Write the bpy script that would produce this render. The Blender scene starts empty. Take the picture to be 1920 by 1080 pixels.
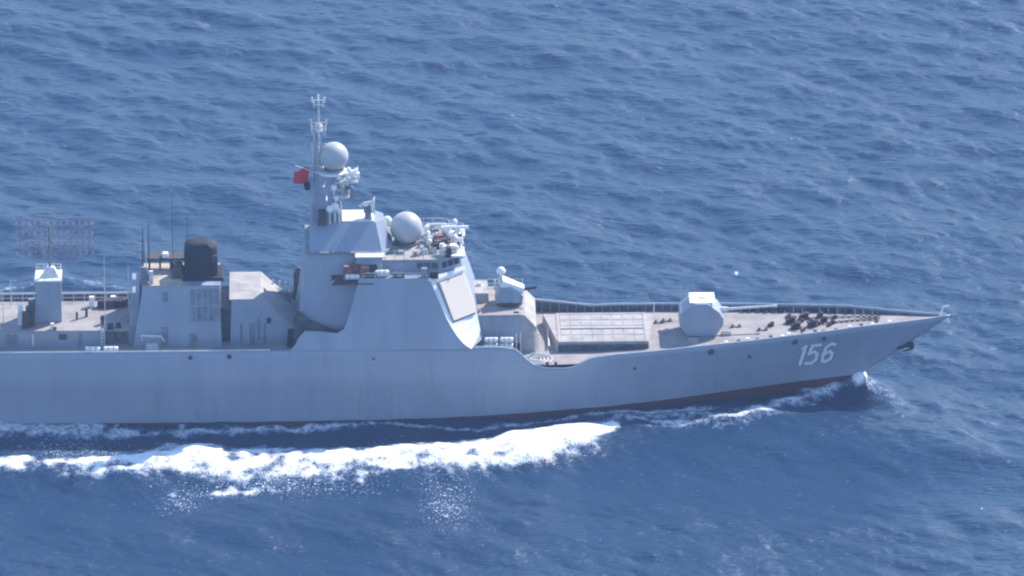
import bpy, math, random
import numpy as np
from mathutils import Vector, Matrix
R = math.radians
random.seed(7)
rng = np.random.default_rng(11)
scene = bpy.context.scene
COL = scene.collection

# ---------------------------------------------------------------- camera, sky, sun
ELEV = R(21.0); DIST = 900.0; TY = 29.8; YAW = R(1.5); FPX = 17.5 * DIST
SE, CE = math.sin(ELEV), math.cos(ELEV)
cam_d = bpy.data.cameras.new('camera'); cam = bpy.data.objects.new('camera', cam_d); COL.objects.link(cam)
cam.location = (0, TY - DIST * CE, DIST * SE)
cam.rotation_euler = (math.pi / 2 - ELEV, 0, 0)
cam_d.sensor_width = 36; cam_d.lens = FPX * 36 / 1920
cam_d.clip_start = 5; cam_d.clip_end = 60000
scene.camera = cam

SUN_AZ, SUN_EL = R(45), R(42)      # azimuth measured from +Y (away) towards +X (the bow)
world = bpy.data.worlds.new('World'); scene.world = world; world.use_nodes = True
wn = world.node_tree.nodes; wl = world.node_tree.links
sky = wn.new('ShaderNodeTexSky'); sky.sky_type = 'NISHITA'; sky.sun_disc = False
sky.sun_elevation = SUN_EL; sky.sun_rotation = SUN_AZ
sky.air_density = 1.0; sky.dust_density = 0.0; sky.ozone_density = 3.0
wl.new(sky.outputs[0], wn['Background'].inputs[0]); wn['Background'].inputs[1].default_value = 0.15
sun_d = bpy.data.lights.new('sun', 'SUN'); sun_d.energy = 4.0; sun_d.angle = R(0.5); sun_d.color = (1.0, 0.93, 0.85)
sun = bpy.data.objects.new('sun', sun_d); COL.objects.link(sun)
sdir = Vector((math.sin(SUN_AZ) * math.cos(SUN_EL), math.cos(SUN_AZ) * math.cos(SUN_EL), math.sin(SUN_EL)))
sun.rotation_euler = sdir.to_track_quat('Z', 'Y').to_euler()
sun.location = sdir * 200
scene.view_settings.view_transform = 'Standard'; scene.view_settings.look = 'None'
scene.view_settings.exposure = 1.08; scene.view_settings.gamma = 1
scene.render.engine = 'CYCLES'
scene.cycles.filter_width = 2.2
scene.cycles.max_bounces = 6
scene.cycles.use_denoising = True

# ---------------------------------------------------------------- picture -> ship frame (only to read sizes off the photograph)
CY, SY = math.cos(YAW), math.sin(YAW)
def pp(px, py, Y):
    """ship coordinates (X, Z) of a photograph point that lies at lateral distance Y from the keel line"""
    X = Z = 0.0
    for _ in range(12):
        y = X * SY + Y * CY
        d = DIST + (y - TY) * CE - Z * SE
        x = (px - 960) * d / FPX; v = (540 - py) * d / FPX
        X = (x + Y * SY) / CY
        y = X * SY + Y * CY
        Z = (v - (y - TY) * SE) / CE
    return X, Z
def px_x(px, Y=0.0, Z=8.0):
    X = 0.0
    for _ in range(8):
        y = X * SY + Y * CY
        d = DIST + (y - TY) * CE - Z * SE
        X = ((px - 960) * d / FPX + Y * SY) / CY
    return X
def sea_pt(px, py):
    y = 0.0
    for _ in range(12):
        d = DIST + (y - TY) * CE
        y = TY + (540 - py) * d / FPX / SE
    return (px - 960) * d / FPX, y
def P(px, py, Y):
    X, Z = pp(px, py, Y); return (X, Y, Z)

# ---------------------------------------------------------------- materials
def mat(name, color, rough=0.6, var=0.12, scale=0.6, metal=0.0, spec=0.4, streak=False, bump=0.0, tint=None):
    m = bpy.data.materials.new(name); m.use_nodes = True
    n = m.node_tree.nodes; l = m.node_tree.links; b = n['Principled BSDF']
    b.inputs['Roughness'].default_value = rough; b.inputs['Metallic'].default_value = metal
    b.inputs['Specular IOR Level'].default_value = spec
    tc = n.new('ShaderNodeTexCoord'); mp = n.new('ShaderNodeMapping')
    if streak: mp.inputs['Scale'].default_value = (1.0, 1.0, 0.16)
    l.new(tc.outputs['Object'], mp.inputs[0])
    t = n.new('ShaderNodeTexNoise'); t.inputs['Scale'].default_value = scale; t.inputs['Detail'].default_value = 6
    t.inputs['Roughness'].default_value = 0.62
    l.new(mp.outputs[0], t.inputs['Vector'])
    r = n.new('ShaderNodeValToRGB')
    c = Vector(color); c2 = Vector(tint) if tint else c * (1 - 2.2 * var)
    r.color_ramp.elements[0].position = 0.34; r.color_ramp.elements[1].position = 0.62
    r.color_ramp.elements[0].color = (*c2, 1); r.color_ramp.elements[1].color = (*(c * (1 + var * 0.5)), 1)
    l.new(t.outputs[0], r.inputs[0]); l.new(r.outputs[0], b.inputs['Base Color'])
    if bump:
        bp = n.new('ShaderNodeBump'); bp.inputs['Strength'].default_value = bump; bp.inputs['Distance'].default_value = 0.05
        l.new(t.outputs[0], bp.inputs['Height']); l.new(bp.outputs[0], b.inputs['Normal'])
    return m
GREY = (0.265, 0.31, 0.385)
M = {
    'paint': mat('navy_grey_paint', GREY, 0.5, 0.07, 0.35, streak=True),
    'paint_b': mat('weathered_grey_paint', (0.25, 0.295, 0.365), 0.55, 0.12, 0.9, streak=True),
    'deck': mat('red_grey_deck_paint', (0.305, 0.275, 0.265), 0.8, 0.13, 0.5, bump=0.2),
    'deck_b': mat('pale_deck_paint', (0.37, 0.345, 0.33), 0.8, 0.12, 0.8, bump=0.2),
    'white': mat('white_paint', (0.78, 0.78, 0.77), 0.5, 0.04, 1.2),
    'radome': mat('radome_paint', (0.40, 0.42, 0.43), 0.45, 0.03, 1.0),
    'shade': mat('painted_shade_dark', (0.07, 0.085, 0.10), 0.7, 0.3, 1.5),  # dark colour that paints in shade on inboard faces and in recesses
    'cream': mat('cream_radome_panel', (0.74, 0.64, 0.53), 0.6, 0.01, 0.6),
    'dark': mat('dark_machinery', (0.07, 0.055, 0.055), 0.7, 0.2, 2.0),
    'brown': mat('brown_chain_steel', (0.04, 0.026, 0.03), 0.8, 0.25, 2.0),
    'black': mat('soot_black_paint', (0.008, 0.012, 0.021), 0.75, 0.25, 0.8, streak=True),
    'glass': mat('dark_window_glass', (0.03, 0.04, 0.05), 0.15, 0.1, 1.0, spec=0.6),
    'slate': mat('slate_grey_steel', (0.20, 0.22, 0.25), 0.6, 0.2, 1.4),  # plain mid grey steel for louvres, pedestals and fittings
    'tan': mat('tan_roof_paint', (0.42, 0.37, 0.28), 0.8, 0.15, 1.0),
    'red': mat('red_cloth', (0.55, 0.02, 0.03), 0.8, 0.05, 1.0),
    'rust': mat('red_brown_gear', (0.24, 0.10, 0.09), 0.7, 0.2, 2.5),
    'lattice': mat('weathered_antenna_steel', (0.27, 0.25, 0.28), 0.7, 0.15, 2.0),
    'rail': mat('pale_rail_paint', (0.62, 0.62, 0.62), 0.5, 0.1, 2.0),
}
# hull paint: grey sides over a dark red boot topping whose upper edge rises a little towards the bow
def hull_mat():
    m = bpy.data.materials.new('hull_paint'); m.use_nodes = True
    n = m.node_tree.nodes; l = m.node_tree.links; b = n['Principled BSDF']
    b.inputs['Roughness'].default_value = 0.5
    tc = n.new('ShaderNodeTexCoord'); sx = n.new('ShaderNodeSeparateXYZ'); l.new(tc.outputs['Object'], sx.inputs[0])
    def math_(op, a, bb=None, c=None):
        q = n.new('ShaderNodeMath'); q.operation = op
        for i, v in enumerate((a, bb, c)):
            if v is None: continue
            if isinstance(v, (int, float)): q.inputs[i].default_value = v
            else: l.new(v, q.inputs[i])
        return q.outputs[0]
    mp = n.new('ShaderNodeMapping'); mp.inputs['Scale'].default_value = (1, 1, 0.14); l.new(tc.outputs['Object'], mp.inputs[0])
    t = n.new('ShaderNodeTexNoise'); t.inputs['Scale'].default_value = 0.45; t.inputs['Detail'].default_value = 7; t.inputs['Roughness'].default_value = 0.65
    l.new(mp.outputs[0], t.inputs['Vector'])
    r = n.new('ShaderNodeValToRGB'); r.color_ramp.elements[0].position = 0.3; r.color_ramp.elements[1].position = 0.6
    r.color_ramp.elements[0].color = (0.23, 0.27, 0.345, 1); r.color_ramp.elements[1].color = (0.262, 0.305, 0.38, 1)
    l.new(t.outputs[0], r.inputs[0])
    t3 = n.new('ShaderNodeTexNoise'); t3.inputs['Scale'].default_value = 1.6; t3.inputs['Detail'].default_value = 5
    mp3 = n.new('ShaderNodeMapping'); mp3.inputs['Scale'].default_value = (1, 1, 0.10); l.new(tc.outputs['Object'], mp3.inputs[0]); l.new(mp3.outputs[0], t3.inputs['Vector'])
    rs_ = math_('MULTIPLY', math_('MAXIMUM', math_('SUBTRACT', t3.outputs[0], .60), 0.0), 2.4)
    mr = n.new('ShaderNodeMix'); mr.data_type = 'RGBA'; l.new(rs_, mr.inputs[0]); l.new(r.outputs[0], mr.inputs[6]); mr.inputs[7].default_value = (.17, .135, .13, 1)
    # plate seams every few metres
    def seam(v, step, w):
        q_ = math_('ABSOLUTE', math_('SUBTRACT', math_('FRACT', math_('DIVIDE', v, step)), .5)); return math_('LESS_THAN', q_, w / step)
    sm = math_('MULTIPLY', math_('MAXIMUM', seam(sx.outputs[0], 8.4, .035), seam(sx.outputs[2], 2.55, .03)), .16)
    ms = n.new('ShaderNodeMix'); ms.data_type = 'RGBA'; l.new(sm, ms.inputs[0]); l.new(mr.outputs[2], ms.inputs[6]); ms.inputs[7].default_value = (.08, .09, .11, 1)
    thr = math_('MULTIPLY_ADD', math_('MAXIMUM', math_('ADD', sx.outputs[0], 8.0), 0.0), 0.033, 0.02)
    nz = math_('MULTIPLY', t.outputs[0], 0.2)
    f = math_('LESS_THAN', sx.outputs[2], math_('ADD', thr, nz))
    mx = n.new('ShaderNodeMix'); mx.data_type = 'RGBA'
    l.new(f, mx.inputs[0]); l.new(ms.outputs[2], mx.inputs[6]); mx.inputs[7].default_value = (0.075, 0.028, 0.035, 1)
    l.new(mx.outputs[2], b.inputs['Base Color'])
    # faint plating dents
    t2 = n.new('ShaderNodeTexNoise'); t2.inputs['Scale'].default_value = 0.5; l.new(tc.outputs['Object'], t2.inputs['Vector'])
    bp = n.new('ShaderNodeBump'); bp.inputs['Strength'].default_value = 0.25; bp.inputs['Distance'].default_value = 0.15
    l.new(t2.outputs[0], bp.inputs['Height']); l.new(bp.outputs[0], b.inputs['Normal'])
    return m
M['hull'] = hull_mat()

# ---------------------------------------------------------------- mesh helpers
def tag(o, label=None, cat=None, group=None, kind=None):
    for k, v in (('label', label), ('category', cat), ('group', group), ('kind', kind)):
        if v: o[k] = v
    return o
class MB:
    def __init__(s): s.v = []; s.f = []
    def add(s, vs, fs):
        b = len(s.v); s.v += [tuple(map(float, p)) for p in vs]; s.f += [tuple(i + b for i in f) for f in fs]; return s
    def box(s, x0, x1, y0, y1, z0, z1, tx=0.0, ty=0.0):
        """box whose top is drawn in by tx, ty on every side"""
        return s.add([(x0, y0, z0), (x1, y0, z0), (x1, y1, z0), (x0, y1, z0), (x0 + tx, y0 + ty, z1), (x1 - tx, y0 + ty, z1), (x1 - tx, y1 - ty, z1), (x0 + tx, y1 - ty, z1)],
                     [(0, 3, 2, 1), (4, 5, 6, 7), (0, 1, 5, 4), (1, 2, 6, 5), (2, 3, 7, 6), (3, 0, 4, 7)])
    def rings(s, rings, cap=True):
        n = len(rings[0]); vs = [p for r in rings for p in r]; fs = []
        for i in range(len(rings) - 1):
            for j in range(n):
                a = i * n + j; b = i * n + (j + 1) % n
                fs.append((a, b, b + n, a + n))
        if cap: fs.append(tuple(reversed(range(n)))); fs.append(tuple(range((len(rings) - 1) * n, len(rings) * n)))
        return s.add(vs, fs)
    def prism_y(s, poly, y0, y1, poly1=None):
        """polygon in (x, z) carried from y0 to y1"""
        poly1 = poly1 or poly
        return s.rings([[(x, y0, z) for x, z in poly], [(x, y1, z) for x, z in poly1]])
    def tube(s, a, b, r0, r1=None, n=8):
        r1 = r0 if r1 is None else r1
        a = Vector(a); b = Vector(b); d = (b - a).normalized()
        u = d.orthogonal().normalized(); w = d.cross(u)
        return s.rings([[tuple(a + (u * math.cos(t) + w * math.sin(t)) * r0) for t in [2 * math.pi * k / n for k in range(n)]],
                        [tuple(b + (u * math.cos(t) + w * math.sin(t)) * r1) for t in [2 * math.pi * k / n for k in range(n)]]])
    def path(s, pts, r, n=6):
        for a, b in zip(pts[:-1], pts[1:]): s.tube(a, b, r, n=n)
        return s
    def lathe(s, c, prof, n=20, axis='z'):
        """profile of (radius, height) pairs turned about a vertical axis through c"""
        rs = []
        for r, h in prof:
            q = []
            for k in range(n):
                t = 2 * math.pi * k / n
                if axis == 'z': q.append((c[0] + r * math.cos(t), c[1] + r * math.sin(t), c[2] + h))
                elif axis == 'x': q.append((c[0] + h, c[1] + r * math.cos(t), c[2] + r * math.sin(t)))
                else: q.append((c[0] + r * math.sin(t), c[1] + h, c[2] + r * math.cos(t)))
            rs.append(q)
        return s.rings(rs)
    def ball(s, c, r, squash=1.0, n=24):
        return s.lathe(c, [(max(0.01, r * math.sin(math.pi * k / 14)), -r * squash * math.cos(math.pi * k / 14)) for k in range(15)], n)
    def build(s, name, m, parent=None, smooth=False, bevel=0.0):
        me = bpy.data.meshes.new(name); me.from_pydata(s.v, [], s.f); me.validate(); me.update()
        me.materials.append(m)
        o = bpy.data.objects.new(name, me); COL.objects.link(o)
        if parent is not None: o.parent = parent
        import bmesh
        bm = bmesh.new(); bm.from_mesh(me); bmesh.ops.recalc_face_normals(bm, faces=bm.faces); bm.to_mesh(me); bm.free()
        if smooth:
            for p in me.polygons: p.use_smooth = True
        if bevel:
            md = o.modifiers.new('bevel', 'BEVEL'); md.width = bevel; md.segments = 2; md.limit_method = 'ANGLE'
        return o
def empty(name, loc=(0, 0, 0), rz=0.0, parent=None):
    o = bpy.data.objects.new(name, None); COL.objects.link(o); o.location = loc; o.rotation_euler = (0, 0, rz)
    if parent is not None: o.parent = parent
    return o
def ship_to_world(p): return (p[0] * CY - p[1] * SY, p[0] * SY + p[1] * CY, p[2])

# ================================================================ the ship
ship = empty('destroyer', (0, 0, 0), YAW)
tag(ship, 'grey naval destroyer with hull number 156 under way across the blue sea', 'warship')

# ---- hull form
S_D = [0, 3, 6.8, 10, 16, 22, 28, 38, 50, 65, 110, 140, 150]; B_D = [0.10, 1.1, 2.5, 3.7, 5.5, 6.9, 7.65, 8.15, 8.35, 8.5, 8.4, 7.6, 7.2]
S_W = [0, 6, 12, 18, 25, 35, 50, 65, 110, 140, 150]; B_W = [0.04, 1.3, 3.0, 4.8, 6.3, 7.5, 8.2, 8.45, 8.1, 6.6, 6.2]
XS0 = 34.0
def shear(z): return 12.3 * z / 8.6 if z > 0 else 0.9 * z
def hull_x(s, z): return XS0 - s + shear(z) * math.exp(-(s / 22.0) ** 2)
def half(s, z):
    t = max(-0.3, min(1.1, z / 8.0)); w = math.copysign(abs(t) ** 1.25, t)
    base = np.interp(s, S_W, B_W) * (1 - w) + np.interp(s, S_D, B_D) * w
    k = np.interp(s, [24, 44], [0, 1])
    kn = np.interp(z, [-2, 0, 4.9, 5.1, 8.1], [-.35, -.28, .30, .30, 0.0])
    return base + k * kn
def s_of(x, z):
    s = XS0 - x
    for _ in range(40): s += 0.7 * (hull_x(s, z) - x)
    return s
def half_at(x, z): return float(max(0.05, half(max(0.0, s_of(x, z)), z)))
ZMID, ZTOP = 7.0, 8.05
def zdeck(x): return float(np.interp(x, [-200, -0.4, -0.3, 8, 25, 46], [ZMID, ZMID, 5.85, 5.9, 6.7, 7.75]))
TOPPX = [(965, 655), (976, 664), (986, 674), (998, 683), (1012, 689), (1030, 691.5), (1062, 691.5), (1076, 689), (1088, 682), (1100, 675.5), (1120, 670),
         (1160, 665), (1220, 660), (1300, 651.5), (1380, 643), (1440, 636), (1520, 626), (1600, 615), (1680, 606), (1750, 597), (1775, 592)]
tp = [(-200, 5.2), (-84, 5.2), (-81, ZTOP), (-2, ZTOP)]
for a, b in TOPPX:
    yh = -7.9
    for _ in range(6):
        X, Z = pp(a, b, yh); yh = -half_at(X, Z)
    if X > tp[-1][0]: tp.append((X, Z))
tp_x = [a for a, b in tp]; tp_z = [b for a, b in tp]
def ztop(x): return float(np.interp(x, tp_x, tp_z))
far_p = [p for p in tp if p[0] <= -2] + [(0.6, 7.3)] + [p for p in tp if p[0] > px_x(1112, -7.9, 7)]
def ztop_far(x): return float(np.interp(x, [a for a, b in far_p], [b for a, b in far_p]))
TOP = {-1: ztop, 1: ztop_far}
print('top profile', [(round(a, 1), round(b, 2)) for a, b in tp])

cols = list(np.concatenate([np.linspace(0, 30, 50), np.linspace(30.4, 38, 46), np.linspace(38.6, 145, 90)]))
NR = 15
RG = {}
for side in (-1, 1):
    rings = []
    for s in cols:
        zt = 8.0
        for _ in range(10): zt = TOP[side](hull_x(s, zt))
        rings.append([(hull_x(s, -1.6 + (zt + 1.6) * j / NR), float(half(s, -1.6 + (zt + 1.6) * j / NR)), -1.6 + (zt + 1.6) * j / NR) for j in range(NR + 1)])
    RG[side] = rings
hb = MB(); vs = []; fs = []
n1 = NR + 1
for side in (-1, 1):
    base = len(vs); rings = RG[side]
    for r in rings: vs += [(x, side * max(y, 0.03), z) for x, y, z in r]
    for i in range(len(rings) - 1):
        for j in range(NR):
            a = base + i * n1 + j; q = (a, a + 1, a + n1 + 1, a + n1)
            fs.append(q if side < 0 else tuple(reversed(q)))
L = len(rings)
for j in range(NR):   # stem and transom
    fs.append((j, L * n1 + j, L * n1 + j + 1, j + 1))
    a = (L - 1) * n1 + j; fs.append((a + 1, L * n1 + a + 1, L * n1 + a, a))
hb.add(vs, fs)
hull = hb.build('hull', M['hull'], ship, smooth=True)
sol = hull.modifiers.new('plate', 'SOLIDIFY'); sol.thickness = 0.13; sol.offset = 0
def on_hull(x, z, off=0.1): return (x, -(half_at(x, z) + off), z)

# gunwale capping rail: pale top edge of the bulwark
for side in (-1, 1):
    cap = MB()
    pts = [(x, side * (half_at(x, TOP[side](x)) + 0.0), TOP[side](x) + 0.09) for x in list(np.arange(-79, -2.5, 3)) + list(np.arange(-2, 8, 0.4)) + list(np.arange(8, 46.0, 1.0))]
    xa_, xb_ = px_x(560, -8.4, 8), px_x(882, -8.4, 8)
    cap.path([p for p in pts if p[0] < xa_], 0.07, 6).build('capping_rail', M['rail'], hull); cap = MB(); pts = [p for p in pts if p[0] > xb_]
    cap.path(pts, 0.07, 6); cap.build('capping_rail', M['rail'], hull)
    st = MB()     # bulwark stiffeners on the inboard face
    for x in list(np.arange(9 if side < 0 else 1.5, 44, 0.9)) + list(np.arange(-79, -3, 1.3)):
        zt, zd = TOP[side](x), zdeck(x)
        if zt - zd < 0.5: continue
        yb = half_at(x, zt) - 0.12; yl = half_at(x, zd) - 0.1
        st.add([(x - .05, side * yl, zd), (x + .05, side * yl, zd), (x + .05, side * (yl - .45), zd), (x - .05, side * (yl - .45), zd), (x - .05, side * yb, zt - .06), (x + .05, side * yb, zt - .06), (x + .05, side * (yb - .12), zt - .06), (x - .05, side * (yb - .12), zt - .06)],
               [(0, 3, 2, 1), (4, 5, 6, 7), (0, 1, 5, 4), (1, 2, 6, 5), (2, 3, 7, 6), (3, 0, 4, 7)])
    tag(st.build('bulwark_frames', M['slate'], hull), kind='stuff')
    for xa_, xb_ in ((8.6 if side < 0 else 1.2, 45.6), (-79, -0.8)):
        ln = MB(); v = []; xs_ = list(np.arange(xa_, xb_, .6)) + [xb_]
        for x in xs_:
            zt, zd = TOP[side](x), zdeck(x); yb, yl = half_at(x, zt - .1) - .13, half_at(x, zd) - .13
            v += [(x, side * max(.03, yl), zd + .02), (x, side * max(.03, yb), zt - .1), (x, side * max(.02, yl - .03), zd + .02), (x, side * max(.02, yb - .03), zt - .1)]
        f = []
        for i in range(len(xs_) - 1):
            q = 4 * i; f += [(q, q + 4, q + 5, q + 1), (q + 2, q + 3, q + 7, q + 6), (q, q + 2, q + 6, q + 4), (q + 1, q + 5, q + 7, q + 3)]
        ln.add(v, f); ln.build('bulwark_shade_sheet', M['shade'], hull)  # dark sheet that paints in the shade of the inboard bulwark face

# hull number 156: slanted strokes laid on the flared plating
def number(digit, x0, w, h, zb, name, m, off, dx=0.0, dz=0.0, thick=0.34):
    G = {'1': [[(0.62, 0), (0.62, 1.0)], [(0.62, 1.0), (0.42, 0.86)]],
         '5': [[(0.95, 1.0), (0.2, 1.0)], [(0.2, 1.0), (0.12, 0.55)], [(0.12, 0.55), (0.55, 0.64)], [(0.55, 0.64), (0.92, 0.48)], [(0.92, 0.48), (0.92, 0.16)], [(0.92, 0.16), (0.6, 0.0)], [(0.6, 0.0), (0.05, 0.04)]],
         '6': [[(0.9, 0.92), (0.55, 1.0)], [(0.55, 1.0), (0.15, 0.8)], [(0.15, 0.8), (0.08, 0.4)], [(0.08, 0.4), (0.2, 0.06)], [(0.2, 0.06), (0.55, 0.0)], [(0.55, 0.0), (0.9, 0.14)], [(0.9, 0.14), (0.92, 0.42)], [(0.92, 0.42), (0.6, 0.58)], [(0.6, 0.58), (0.12, 0.42)]]}[digit]
    mb = MB()
    for seg_i, ((ax, az), (bx, bz)) in enumerate(G):
        pa = Vector((x0 + ax * w + az * h * 0.22 + dx, zb + az * h + dz)); pb = Vector((x0 + bx * w + bz * h * 0.22 + dx, zb + bz * h + dz))
        d = (pb - pa).normalized(); nn = Vector((-d.y, d.x)) * thick * 0.5
        pa = pa - d * thick * 0.35; pb = pb + d * thick * 0.35
        o = off + 0.004 * seg_i; K = 5
        fr = []; bk = []
        for k in range(K + 1):
            q = pa.lerp(pb, k / K)
            for sgn in (-1, 1):
                r_ = q + nn * sgn; fr.append(on_hull(r_.x, r_.y, o)); bk.append(on_hull(r_.x, r_.y, o - 0.03))
        nv = len(fr); fs = []
        for k in range(K):
            a = 2 * k; fs.append((a, a + 1, a + 3, a + 2)); fs.append((nv + a, nv + a + 2, nv + a + 3, nv + a + 1))
            fs.append((a, a + 2, nv + a + 2, nv + a)); fs.append((a + 1, nv + a + 1, nv + a + 3, a + 3))
        mb.add(fr + bk, fs)
    return mb.build(name, m, hull)
xa, za = pp(1493, 693, -3.9); xb, zb_ = pp(1575, 656, -3.6)
hh = 2.4
zn = za + 0.05
for i, dg in enumerate('156'):
    x0 = xa + (0.0, 0.95, 2.55)[i] - (0.25 if dg == '1' else 0)
    number(dg, x0, 1.15, hh, zn, 'hull_number_shadow', M['dark'], 0.075, dx=0.10, dz=-0.07, thick=0.30)
    o = number(dg, x0, 1.15, hh, zn, 'hull_number', M['white'], 0.115, thick=0.36)
    o['label'] = 'white painted digit %s with a dark edge on the bow' % dg

# fairleads, scuttles and discharge holes seen on the near side
for px, py, r in ((1333, 659, 0.28), (430, 668, 0.2), (357, 670, 0.18), (1490, 640, 0.25), (1545, 634, 0.2), (1405, 668, .16), (1190, 690, .12), (700, 672, .1)):
    X, Z = pp(px, py, -8.0)
    for _ in range(4): X, Z = pp(px, py, -half_at(X, Z))
    c = Vector(on_hull(X, Z, 0.02))
    MB().lathe(c, [(r * 1.25, 0.0), (r * 1.25, -0.16), (r * .8, -0.16), (r * .8, -.1)], 12, 'y').build('fairlead', M['dark'], hull)

# anchor in its recess by the stem
X, Z = pp(1702, 652, -1.0)
an = MB(); yc = -(half_at(X, Z) + 0.25)
an.tube((X - 1.0, yc - .05, Z - 0.35), (X + 0.6, yc, Z + 0.15), 0.16)
an.tube((X + 0.45, yc - .65, Z - 0.1), (X + 0.6, yc + .45, Z + 0.25), 0.17, 0.1)
an.tube((X + 0.45, yc - .65, Z - 0.1), (X - 0.5, yc - .75, Z - 0.35), 0.15, 0.05)
an.tube((X + 0.6, yc + .4, Z + 0.25), (X - 0.3, yc + .3, Z + 0.1), 0.15, 0.05)
an.box(X - 0.1, X + .75, yc - .3, yc + .3, Z - .15, Z + .3, .1, .1)
an.build('anchor', M['black'], hull)

# ---- decks
def deck(name, x0, x1, m, step=0.6):
    xs = list(np.arange(x0, x1, step)) + [x1]; mb = MB(); v = []; f = []
    for x in xs:
        z = zdeck(x) if name != 'foredeck' else float(np.interp(x, [-9, 8, 25, 46], [5.85, 5.9, 6.7, 7.75]))
        hw = max(0.04, half_at(x, z) - 0.04)
        for k in range(7):
            t = -1 + 2 * k / 6; v.append((x, hw * t, z + 0.10 * (1 - t * t)))
    for i in range(len(xs) - 1):
        for k in range(6):
            a = i * 7 + k; f.append((a, a + 7, a + 8, a + 1))
    mb.add(v, f); o = mb.build(name, m, ship)
    md = o.modifiers.new('plate', 'SOLIDIFY'); md.thickness = 0.08; md.offset = -1
    return o
foredeck = deck('foredeck', -1.5, 45.2, M['deck'])
main_deck = deck('main_deck', -80, -0.35, M['deck'])
x = -0.35; MB().box(-0.5, -0.25, -half_at(x, 6) + .1, half_at(x, 6) - .1, 5.5, 7.02).build('deck_bulkhead', M['paint'], ship)
# aft deck
fd = MB(); v = []; f = []
for i, x in enumerate(np.linspace(-109, -79, 12)):
    hw = half_at(x, 5.0) - .05; v += [(x, -hw, 5.0), (x, hw, 5.0)]
    if i: f.append((2 * i - 2, 2 * i, 2 * i + 1, 2 * i - 1))
fd.add(v, f); o = fd.build('flight_deck', M['deck'], ship); md = o.modifiers.new('plate', 'SOLIDIFY'); md.thickness = .1; md.offset = -1
MB().box(-79.2, -60, -7.3, 7.3, 6.9, 11.5, 0.3, 0.9).build('hangar', M['paint'], ship)

# ---- main superstructure: inclined side walls flush with the hull, curved leading edge, canted front faces
def lev(rows):
    """rows of (A, B, C) points -> rings mirrored about the keel line"""
    out = []
    for a, b, c in rows:
        out.append([a, b, c, (c[0], -c[1], c[2]), (b[0], -b[1], b[2]), (a[0], -a[1], a[2])])
    return out
def zpx(px, Y, Z): return (px_x(px, Y, Z), Y, Z)
rows = []
for Z, Ya, pa, pb, pc, yc in ((8.0, -8.42, 640, 884, 906, -5.2), (8.5, -8.32, 644, 870, 901, -5.0), (9.3, -8.14, 648, 857, 898, -4.9), (10.2, -7.93, 651, 846, 895, -4.7), (11.2, -7.70, 655, 836, 891, -4.5),
                              (12.5, -7.40, 660, 826, 884, -4.2), (13.8, -7.10, 666, 816, 876, -3.9), (15.2, -6.75, 674, 804, 866, -3.6)):
    rows.append((zpx(pa, Ya, Z), zpx(pb, Ya, Z), zpx(pc, yc, Z)))
sup = MB().rings(lev(rows)).build('superstructure', M['paint'], ship)
# side plating running aft below the mast, with a curved top
for side in (-1, 1):
    mb = MB(); prof = [(543, 8.02), (553, 8.5), (560, 9.3), (572, 9.95), (600, 9.9), (632, 9.7), (645, 10.1), (653, 11.3), (662, 12.9)]
    fr = []
    for px, Z in prof:
        y = -8.42 + (Z - 8.0) * 0.232
        fr.append((px_x(px, y, Z), y, Z))
    low = [(px_x(px, -8.42, 8.0), -8.42, 7.9) for px, Z in prof]
    v = []; f = []
    for (a, b) in zip(low, fr):
        v += [(a[0], side * -a[1], a[2]), (b[0], side * -b[1], b[2]), (a[0], side * (-a[1] - .18), a[2]), (b[0], side * (-b[1] - .18), b[2])]
    for i in range(len(prof) - 1):
        q = 4 * i
        f += [(q, q + 4, q + 5, q + 1), (q + 2, q + 3, q + 7, q + 6), (q + 1, q + 5, q + 7, q + 3), (q, q + 2, q + 6, q + 4)]
    f += [(0, 1, 3, 2)]; e = 4 * (len(prof) - 1); f += [(e, e + 2, e + 3, e + 1)]
    mb.add(v, f); mb.build('side_plating', M['paint'], sup)
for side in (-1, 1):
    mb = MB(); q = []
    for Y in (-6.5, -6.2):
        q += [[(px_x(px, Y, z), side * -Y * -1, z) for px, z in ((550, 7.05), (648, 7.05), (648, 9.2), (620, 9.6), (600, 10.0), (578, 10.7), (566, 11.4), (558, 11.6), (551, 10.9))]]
    mb.rings(q); mb.build('recess_shade_panel', M['shade'], sup)  # dark wedge painted in for the shade at the foot of the mast tower
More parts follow.
